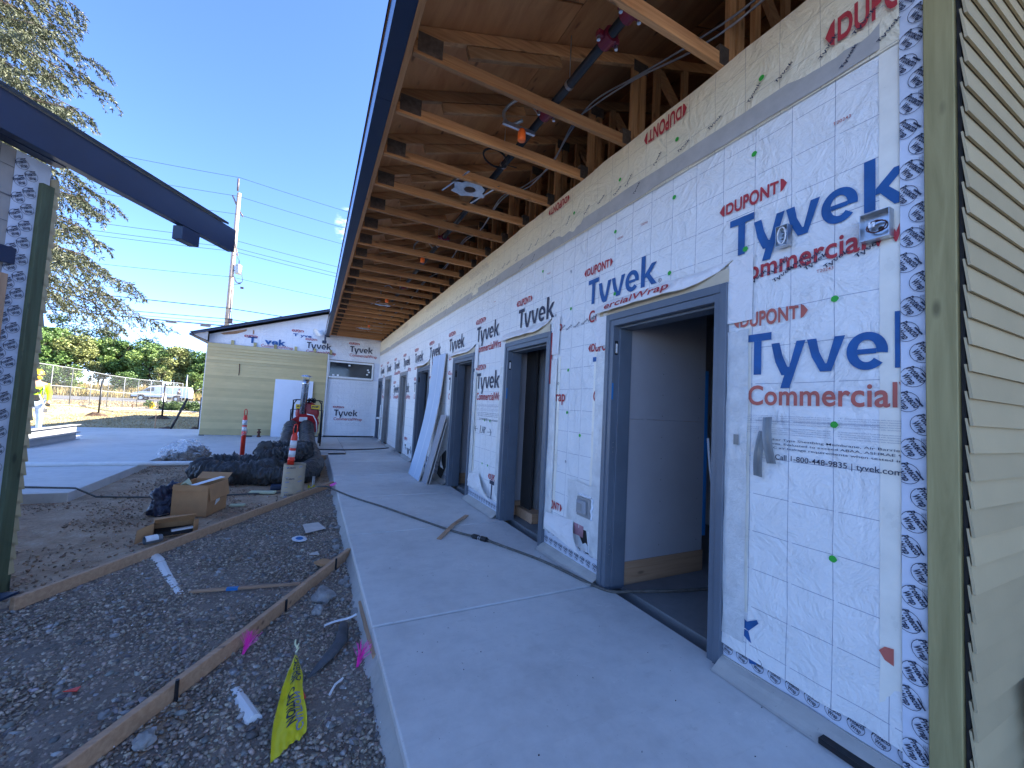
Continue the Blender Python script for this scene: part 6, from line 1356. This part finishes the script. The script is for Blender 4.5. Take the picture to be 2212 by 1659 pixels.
WL = [(16.83, .012, 1.0, 'topmost'), (15.46, .012, 1.0, 'second from top'), (14.15, .012, 1.0, 'third from top'), (12.25, .013, 1.0, 'fourth from top'), (11.72, .013, 1.0, 'fifth from top'), (11.45, .013, 1.0, 'sixth from top'), (9.6, .012, .9, 'seventh from top'), (7.36, .026, .35, 'thick eighth'), (6.58, .022, .5, 'ninth from top'), (6.33, .014, .5, 'tenth from top'), (6.08, .036, .3, 'lowest and thickest')]
for z, r, sag, nm_ in WL:
    t = thing('overhead_wire', nm_ + ' overhead wire strung across the sky to the pole', 'wire', group='overhead wires on the utility pole')
    for s_ in (-1, 1):
        b = MB(); L = 42; P = []
        for k in range(22): u = (k / 21) ** 1.3; P.append((-5.78 + s_ * L * u, 33.85 - (.0 if z > 7 else .1), z - sag * 4 * u * (1 - u)))
        b.tube(P, r, 5); b.build('span', M['black'], t)
for x in (-8.75, -6.9):
    b = MB(); b.box(x - .30, x + .30, 33.62, 33.78, 5.86, 6.02, b=.02); tag(b.build('splice_closure', m_plain('cable_case', (.22, .22, .22), .6)), 'left dark cable case hanging on the lowest wire' if x < -8 else 'right pale cable case hanging on the lowest wire near the pole', 'cable case')

# ================================================================ vegetation
def leafcloud(n, centres, lo, hi, size, rng, droop=0.0, flat=0.6):
    """n small leaf faces scattered through several noisy clumps ; returns V, F, C"""
    cen = np.array([c[:3] for c in centres]); rad = np.array([c[3] for c in centres]); wt = rad ** 2; wt = wt / wt.sum()
    idx = rng.choice(len(cen), n, p=wt); d = rng.normal(size=(n, 3)); d /= np.linalg.norm(d, axis=1)[:, None]; rr = rng.random(n) ** .33
    ce = cen[idx]; P = ce + d * (rad[idx] * rr)[:, None] * np.array([1, 1, .8])
    a = rng.normal(size=(n, 3)); a /= np.linalg.norm(a, axis=1)[:, None]; a[:, 2] *= flat; c = np.cross(a, rng.normal(size=(n, 3))); c /= np.linalg.norm(c, axis=1)[:, None] + 1e-9
    s_ = size * (0.6 + .9 * rng.random(n))[:, None]
    V = np.stack([P - a * s_, P + c * s_ * .5, P + a * s_, P - c * s_ * .5], 1).reshape(-1, 3); F = np.arange(4 * n).reshape(n, 4)
    t_ = rng.random(n)[:, None]; cl = rng.random(len(cen))[idx][:, None]; k = np.clip(.55 * t_ + .45 * cl, 0, 1); C = np.array(lo) * (1 - k) + np.array(hi) * k
    return V, F, np.repeat(C, 4, 0)
def broadleaf(name, label, x, y, h, w_, lo, hi, seed, n=5200, size=.17, group='trees beyond the field', trunk=True, zb=None):
    rng = np.random.default_rng(seed); z0 = gz(x, y) if zb is None else zb; t = thing(name, label, 'tree' if trunk else 'shrub', (x, y, z0), group=group)
    cs = []
    k = 26
    for i in range(k):
        a = rng.random() * 2 * PI; hh = rng.random() ** .8; rr = w_ * .5 * math.sqrt(max(.05, 1 - (hh * 1.5 - .55) ** 2)) * rng.random() ** .5; cs.append((rr * math.cos(a), rr * math.sin(a), h * (.12 + .80 * hh), w_ * rng.uniform(.12, .24)))
    cs.append((0, 0, h * .93, w_ * .12))
    V, F, C = leafcloud(n, cs, lo, hi, size, rng); obj('crown', npmesh('crown', V, F, M['leaf'], cols=C), t)
    if trunk:
        b = MB(); b.tube([(0, 0, -.3), (.05, 0, h * .4), (-.05, .05, h * .8)], [.16, .11, .04], 7)
        for q in range(6): a = q * 1.1; b.tube([(0, 0, h * (.25 + .08 * q)), (math.cos(a) * w_ * .3, math.sin(a) * w_ * .3, h * (.42 + .09 * q))], [.06, .02], 5)
        b.build('trunk', M['bark'], t, smooth=True)
    return t
G1 = ((.045, .090, .018), (.16, .27, .06)); G2 = ((.065, .115, .024), (.24, .34, .08)); G3 = ((.085, .105, .030), (.31, .33, .10)); G4 = ((.018, .038, .014), (.07, .11, .038))
desc = ['dark green', 'fresh green', 'yellowish green', 'very dark']
rr = random.Random(11); tl_ = []
for k in range(15):
    x = -52 + k * 2.55 + rr.uniform(-.6, .6); y = rr.uniform(92, 99); f = (x + 52) / 36; h = 10.6 - 4.6 * max(0, f) ** 1.3 + rr.uniform(-.9, .9); tl_.append((x, y, h, rr.uniform(6.0, 7.8), (0, 1, 0, 2, 1, 0, 2, 1, 3, 0, 1, 2, 1, 0, 1)[k]))
pos_ = ['first', 'second', 'third', 'fourth', 'fifth', 'sixth', 'seventh', 'eighth', 'ninth', 'tenth', 'eleventh', 'twelfth', 'thirteenth', 'fourteenth', 'fifteenth']
for k, (x, y, h, w_, c) in enumerate(tl_): broadleaf('leafy_tree', '%s tree, %s from the left in the row beyond the field' % (desc[c], pos_[k]), x, y, h, w_, *((G1, G2, G3, G1)[c]), seed=k, n=8500, size=.20)
for k, (x, y, h, w_) in enumerate(((-50, 104, 14, 8), (-43, 105, 13, 8), (-37, 104, 11.5, 7), (-30, 103, 10, 6), (-24, 103, 8.5, 6))): broadleaf('dark_tree', 'taller dark tree rising behind the row, %s from the left' % pos_[k], x, y, h, w_, *G4, seed=50 + k, n=4500, size=.2, group='taller dark trees behind the row')
for k, (x, y, h, w_, c, lab) in enumerate(((-32.8, 84, 4.6, 3.0, G2, 'young bright green tree in the field left of the black post'), (-22.6, 85, 5.2, 3.0, G3, 'yellow green young tree above the nose of the van'), (-39.5, 83, 3.0, 2.8, G2, 'low green shrub in the field behind the worker'), (-18.2, 86, 4.4, 4.0, G2, 'bushy green tree behind the van roof'), (-27.5, 86, 3.8, 4.0, G1, 'dark bushy tree between the young trees'), (-15.0, 87, 4.2, 4.0, G1, 'dark bush at the right end of the field'), (-36, 86, 4.4, 4.5, G1, 'wide dark bush at the left end of the field'))):
    broadleaf('young_tree', lab, x, y, h, w_, *c, seed=70 + k, n=3000, size=.15, group='young trees in the field')
for k, (x, y, w_) in enumerate(((-9.6, 37.6, 1.7), (-8.7, 36.9, 1.8), (-7.9, 37.4, 1.6), (-7.1, 36.7, 1.7), (-6.4, 36.0, 1.5), (-7.6, 38.6, 1.9))):
    rng = np.random.default_rng(90 + k); cs = [(rng.uniform(-.5, .5) * w_, rng.uniform(-.4, .4) * w_, rng.uniform(.1, .62), .30) for _ in range(12)]
    V, F, C = leafcloud(1500, cs, (.035, .07, .018), (.13, .20, .07), .07, rng); o = tag(obj('ivy_bush', npmesh('ivy_bush', V, F, M['leaf'], cols=C), None, (x, y, -.15)), 'low leafy green bush by the far pavement, %s from the left' % pos_[k], 'bush', 'low bushes by the far pavement')
# conifer at the left
CT = thing('conifer', 'tall drooping conifer rising behind the left building', 'tree', (-13.9, 22.6, -.1))
b = MB(); b.tube([(0, 0, -.3), (.1, 0, 8), (0, .1, 16), (.05, 0, 25)], [.42, .33, .20, .05], 12); b.build('trunk', M['bark'], CT, smooth=True)
rng = np.random.default_rng(5); rr = random.Random(5); bb = MB(); Vs, Fs, Cs = [], [], []; nb = 0
def addspray(P, D, size, nl, lo, hi):
    global nb
    n = nl; t_ = rng.random(n); base = P + D * t_[:, None]; a = D / (np.linalg.norm(D) + 1e-9) + rng.normal(size=(n, 3)) * .8; a[:, 2] -= .35; a /= np.linalg.norm(a, axis=1)[:, None]
    c = np.cross(a, rng.normal(size=(n, 3))); c /= np.linalg.norm(c, axis=1)[:, None] + 1e-9; L = (size * (.6 + .8 * rng.random(n)))[:, None]
    V = np.stack([base - c * L * .10, base + a * L * .5 - c * L * .13, base + a * L, base + a * L * .5 + c * L * .13], 1).reshape(-1, 3); Vs.append(V); Fs.append(np.arange(4 * n).reshape(n, 4) + nb); nb += 4 * n
    k = np.clip(rng.random(n) * .8 + rr.random() * .4 - .1, 0, 1)[:, None]; Cs.append(np.repeat(np.array(lo) * (1 - k) + np.array(hi) * k, 4, 0))
for i in range(230):
    z = 5.7 + 19.0 * (i / 230) + rr.uniform(-.1, .1); f = (z - 5.7) / 19.4; az = i * 2.399963 + rr.uniform(-.3, .3)
    Lb = (7.0 * (1 - f) ** .62 + .5) * rr.uniform(.72, 1.08); pts = []; n = 8
    vis = math.cos(az + .9) > -.45
    for k in range(n + 1):
        u = k / n; r = Lb * u; zz = z + .10 * Lb * math.sin(u * 1.6) - .30 * Lb * u ** 1.7 + (.10 * Lb * max(0, u - .75) * 2); pts.append(Vector((r * math.cos(az + .12 * math.sin(u * 3 + i)), r * math.sin(az + .12 * math.sin(u * 3 + i)), zz)))
    bb.tube(pts, [.055 * (1 - k / n * .85) for k in range(n + 1)], 4, cap=False)
    ns = int(Lb * (8 if vis else 3))
    for q in range(ns):
        u = .14 + .86 * (q + rr.random()) / ns; j = min(n - 1, int(u * n)); p = pts[j].lerp(pts[j + 1], u * n - j); side = rr.choice((-1, 1)); d0 = (pts[j + 1] - pts[j]).normalized(); sd_ = Vector((-d0.y, d0.x, 0)) * side
        ln = Lb * .22 * (1.15 - u * .8) + .22; D = (d0 * .55 + sd_ * rr.uniform(.2, 1.0)) * ln + Vector((0, 0, -rr.uniform(.35, 1.0) * ln * .85))
        addspray(np.array(p), np.array(D), .135, 52 if vis else 12, (.024, .038, .017), (.10, .105, .045))
    addspray(np.array(pts[-2]), np.array(pts[-1] - pts[-2]), .11, 40, (.05, .045, .025), (.14, .11, .07))
bb.build('branches', M['bark'], CT); obj('needles', npmesh('needles', np.concatenate(Vs), np.concatenate(Fs), M['leaf'], cols=np.concatenate(Cs)), CT)
# blades of dry grass
def blades(name, n, xr_, yr_, h, w_, lo, hi, seed, lean=.5, zf=None, keep=None):
    rng = np.random.default_rng(seed); x = rng.uniform(*xr_, n); y = rng.uniform(*yr_, n)
    if keep is not None: m_ = keep(x, y, rng); x, y = x[m_], y[m_]; n = len(x)
    z = np.array([gz(a, c) if zf is None else zf(a, c) for a, c in zip(x, y)]); hh = h * (.5 + rng.random(n)); a = rng.uniform(0, 2 * PI, n); dx, dy = np.cos(a), np.sin(a); l = hh * rng.normal(0, lean, n); m2 = rng.normal(0, lean, n) * hh; ww = w_ * (.6 + .8 * rng.random(n))
    V = np.stack([np.stack([x - dx * ww, y - dy * ww, z - .01], 1), np.stack([x + dx * ww, y + dy * ww, z - .01], 1), np.stack([x + l, y + m2, z + hh], 1)], 1).reshape(-1, 3); k = rng.random(n)[:, None]; C = np.repeat(np.array(lo) * (1 - k) + np.array(hi) * k, 3, 0)
    return tag(obj(name, npmesh(name, V, np.arange(3 * n).reshape(n, 3), M['leaf'], cols=C)), kind='stuff')
blades('tall_dry_grass', 22000, (-52, -11), (80.5, 92), 1.0, .05, (.20, .17, .05), (.50, .38, .17), 1, .25)
blades('dry_grass', 30000, (-17, -3.3), (19.2, 36), .06, .012, (.20, .15, .06), (.56, .42, .22), 2, .9)
blades('dry_grass', 14000, (-22, -4), (36, 60), .10, .03, (.18, .14, .07), (.46, .34, .18), 3, .8)
"""ground litter in the yard: straw and fibres on the dirt"""
def strawmask(x, y, rng):
    s = np.array([leftofA(a, c) for a, c in zip(x, y)]); e = np.array([noise.noise(Vector((a * 1.1, c * .9, 3))) for a, c in zip(x, y)]); return ((s & (rng.random(len(x)) < .35 + e)) | (~s & (rng.random(len(x)) < .035))) & (x < .40)
rng = np.random.default_rng(8); n = 9000; x = rng.uniform(-4.2, .4, n); y = rng.uniform(1.5, 10.8, n); m_ = strawmask(x, y, rng) & ~((x < -2.88) & (y > 7.5)); x, y = x[m_], y[m_]; n = len(x)
a = rng.uniform(0, PI, n); L = rng.uniform(.02, .075, n); z = -.118 + rng.random(n) * .02; dx, dy = np.cos(a) * L, np.sin(a) * L; w2 = rng.uniform(.0010, .0022, n); px_, py_ = -np.sin(a) * w2, np.cos(a) * w2; tz = rng.normal(0, .008, n)
V = np.stack([np.stack([x - dx - px_, y - dy - py_, z], 1), np.stack([x - dx + px_, y - dy + py_, z + .002], 1), np.stack([x + dx + px_, y + dy + py_, z + tz + .002], 1), np.stack([x + dx - px_, y + dy - py_, z + tz], 1)], 1).reshape(-1, 3); k = rng.random(n)[:, None]
tag(obj('straw', npmesh('straw', V, np.arange(4 * n).reshape(n, 4), M['leaf'], cols=np.repeat(np.array((.22, .16, .09)) * (1 - k) + np.array((.52, .42, .28)) * k, 4, 0))), kind='stuff')
# crushed stone: every stone real geometry, joined as one mass
def stones(name, n, xr_, yr_, smin, smax, lo, hi, seed, keep, power=1.0, zb=-.122):
    rng = np.random.default_rng(seed); bm = bmesh.new(); bmesh.ops.create_icosphere(bm, subdivisions=1, radius=1); bm.verts.index_update(); T = np.array([v.co[:] for v in bm.verts]); TF = np.array([[v.index for v in f.verts] for f in bm.faces]); bm.free()
    x = rng.uniform(*xr_, n); y = yr_[0] + (yr_[1] - yr_[0]) * rng.random(n) ** power; k = keep(x, y, rng); x, y = x[k], y[k]; n = len(x)
    s_ = smin + (smax - smin) * rng.random(n) ** 2.2; sc = np.stack([s_ * rng.uniform(.8, 1.5, n), s_ * rng.uniform(.6, 1.1, n), s_ * rng.uniform(.45, .85, n)], 1)
    V = T[None] * (1 + rng.normal(0, .22, (n, 12, 1))) * sc[:, None]
    a = rng.uniform(0, 2 * PI, n); ca, sa = np.cos(a)[:, None], np.sin(a)[:, None]; tx = rng.normal(0, .4, n)[:, None]; X = V[:, :, 0] * ca - V[:, :, 1] * sa; Y = V[:, :, 0] * sa + V[:, :, 1] * ca; Z = V[:, :, 2] + X * tx * .5
    V = np.stack([X + x[:, None], Y + y[:, None], Z + zb + (s_ * .25 * rng.random(n))[:, None]], 2).reshape(-1, 3); F = (TF[None] + (np.arange(n) * 12)[:, None, None]).reshape(-1, 3)
    t_ = rng.random(n) ** 1.6; C = np.array(lo) * (1 - t_[:, None]) + np.array(hi) * t_[:, None]; C *= (1 + rng.normal(0, .03, (n, 3))) * (1 + rng.normal(0, .12, (n, 1))); C = np.clip(C, .01, .8)
    return tag(obj(name, npmesh(name, V, F, M['stone'], cols=np.repeat(C, 12, 0))), kind='stuff')
def inbed(x, y, rng): return np.array([(not leftofA(a, c)) or rng.random() < .0 for a, c in zip(x, y)]) & (x < .425)
stones('gravel', 80000, (-2.6, .43), (1.2, 7.75), .0045, .0145, (.21, .16, .12), (.54, .44, .34), 1, inbed, 1.25)
stones('gravel', 1500, (-2.2, .43), (1.4, 6), .012, .024, (.15, .135, .125), (.42, .40, .37), 2, inbed, 1.2)
def indirt(x, y, rng): return np.array([leftofA(a, c) and rng.random() < .25 + .9 * noise.noise(Vector((a * 1.3, c * 1.3, 8))) for a, c in zip(x, y)]) & (x < .42) & ~((x < -2.85) & (y > 7.45))
stones('dirt_clods', 52000, (-4.5, .43), (3.5, 11.2), .004, .017, (.26, .175, .115), (.52, .375, .26), 3, indirt)
stones('white_chips', 260, (-2.2, .42), (1.6, 9.5), .003, .008, (.5, .5, .48), (.75, .75, .75), 4, lambda x, y, r: (x < .42) & ~((x < -2.85) & (y > 7.45)), 1.0, -.105)
stones('sidewalk_grit', 120, (.5, 2.15), (.8, 10), .0015, .0045, (.05, .045, .04), (.2, .18, .16), 6, lambda x, y, r: x > 0, 1.2, .001)

for o in bpy.data.objects:
    if o.name.split('.')[0] in ('small_print', 'printing', 'handwriting', 'maker_marks', 'tape_print', 'green_marks', 'screw_heads', 'printed_lines', 'plate_print', 'screw', 'lettering', 'studs', 'branches', 'gloved_fingers'): o['kind'] = 'stuff'
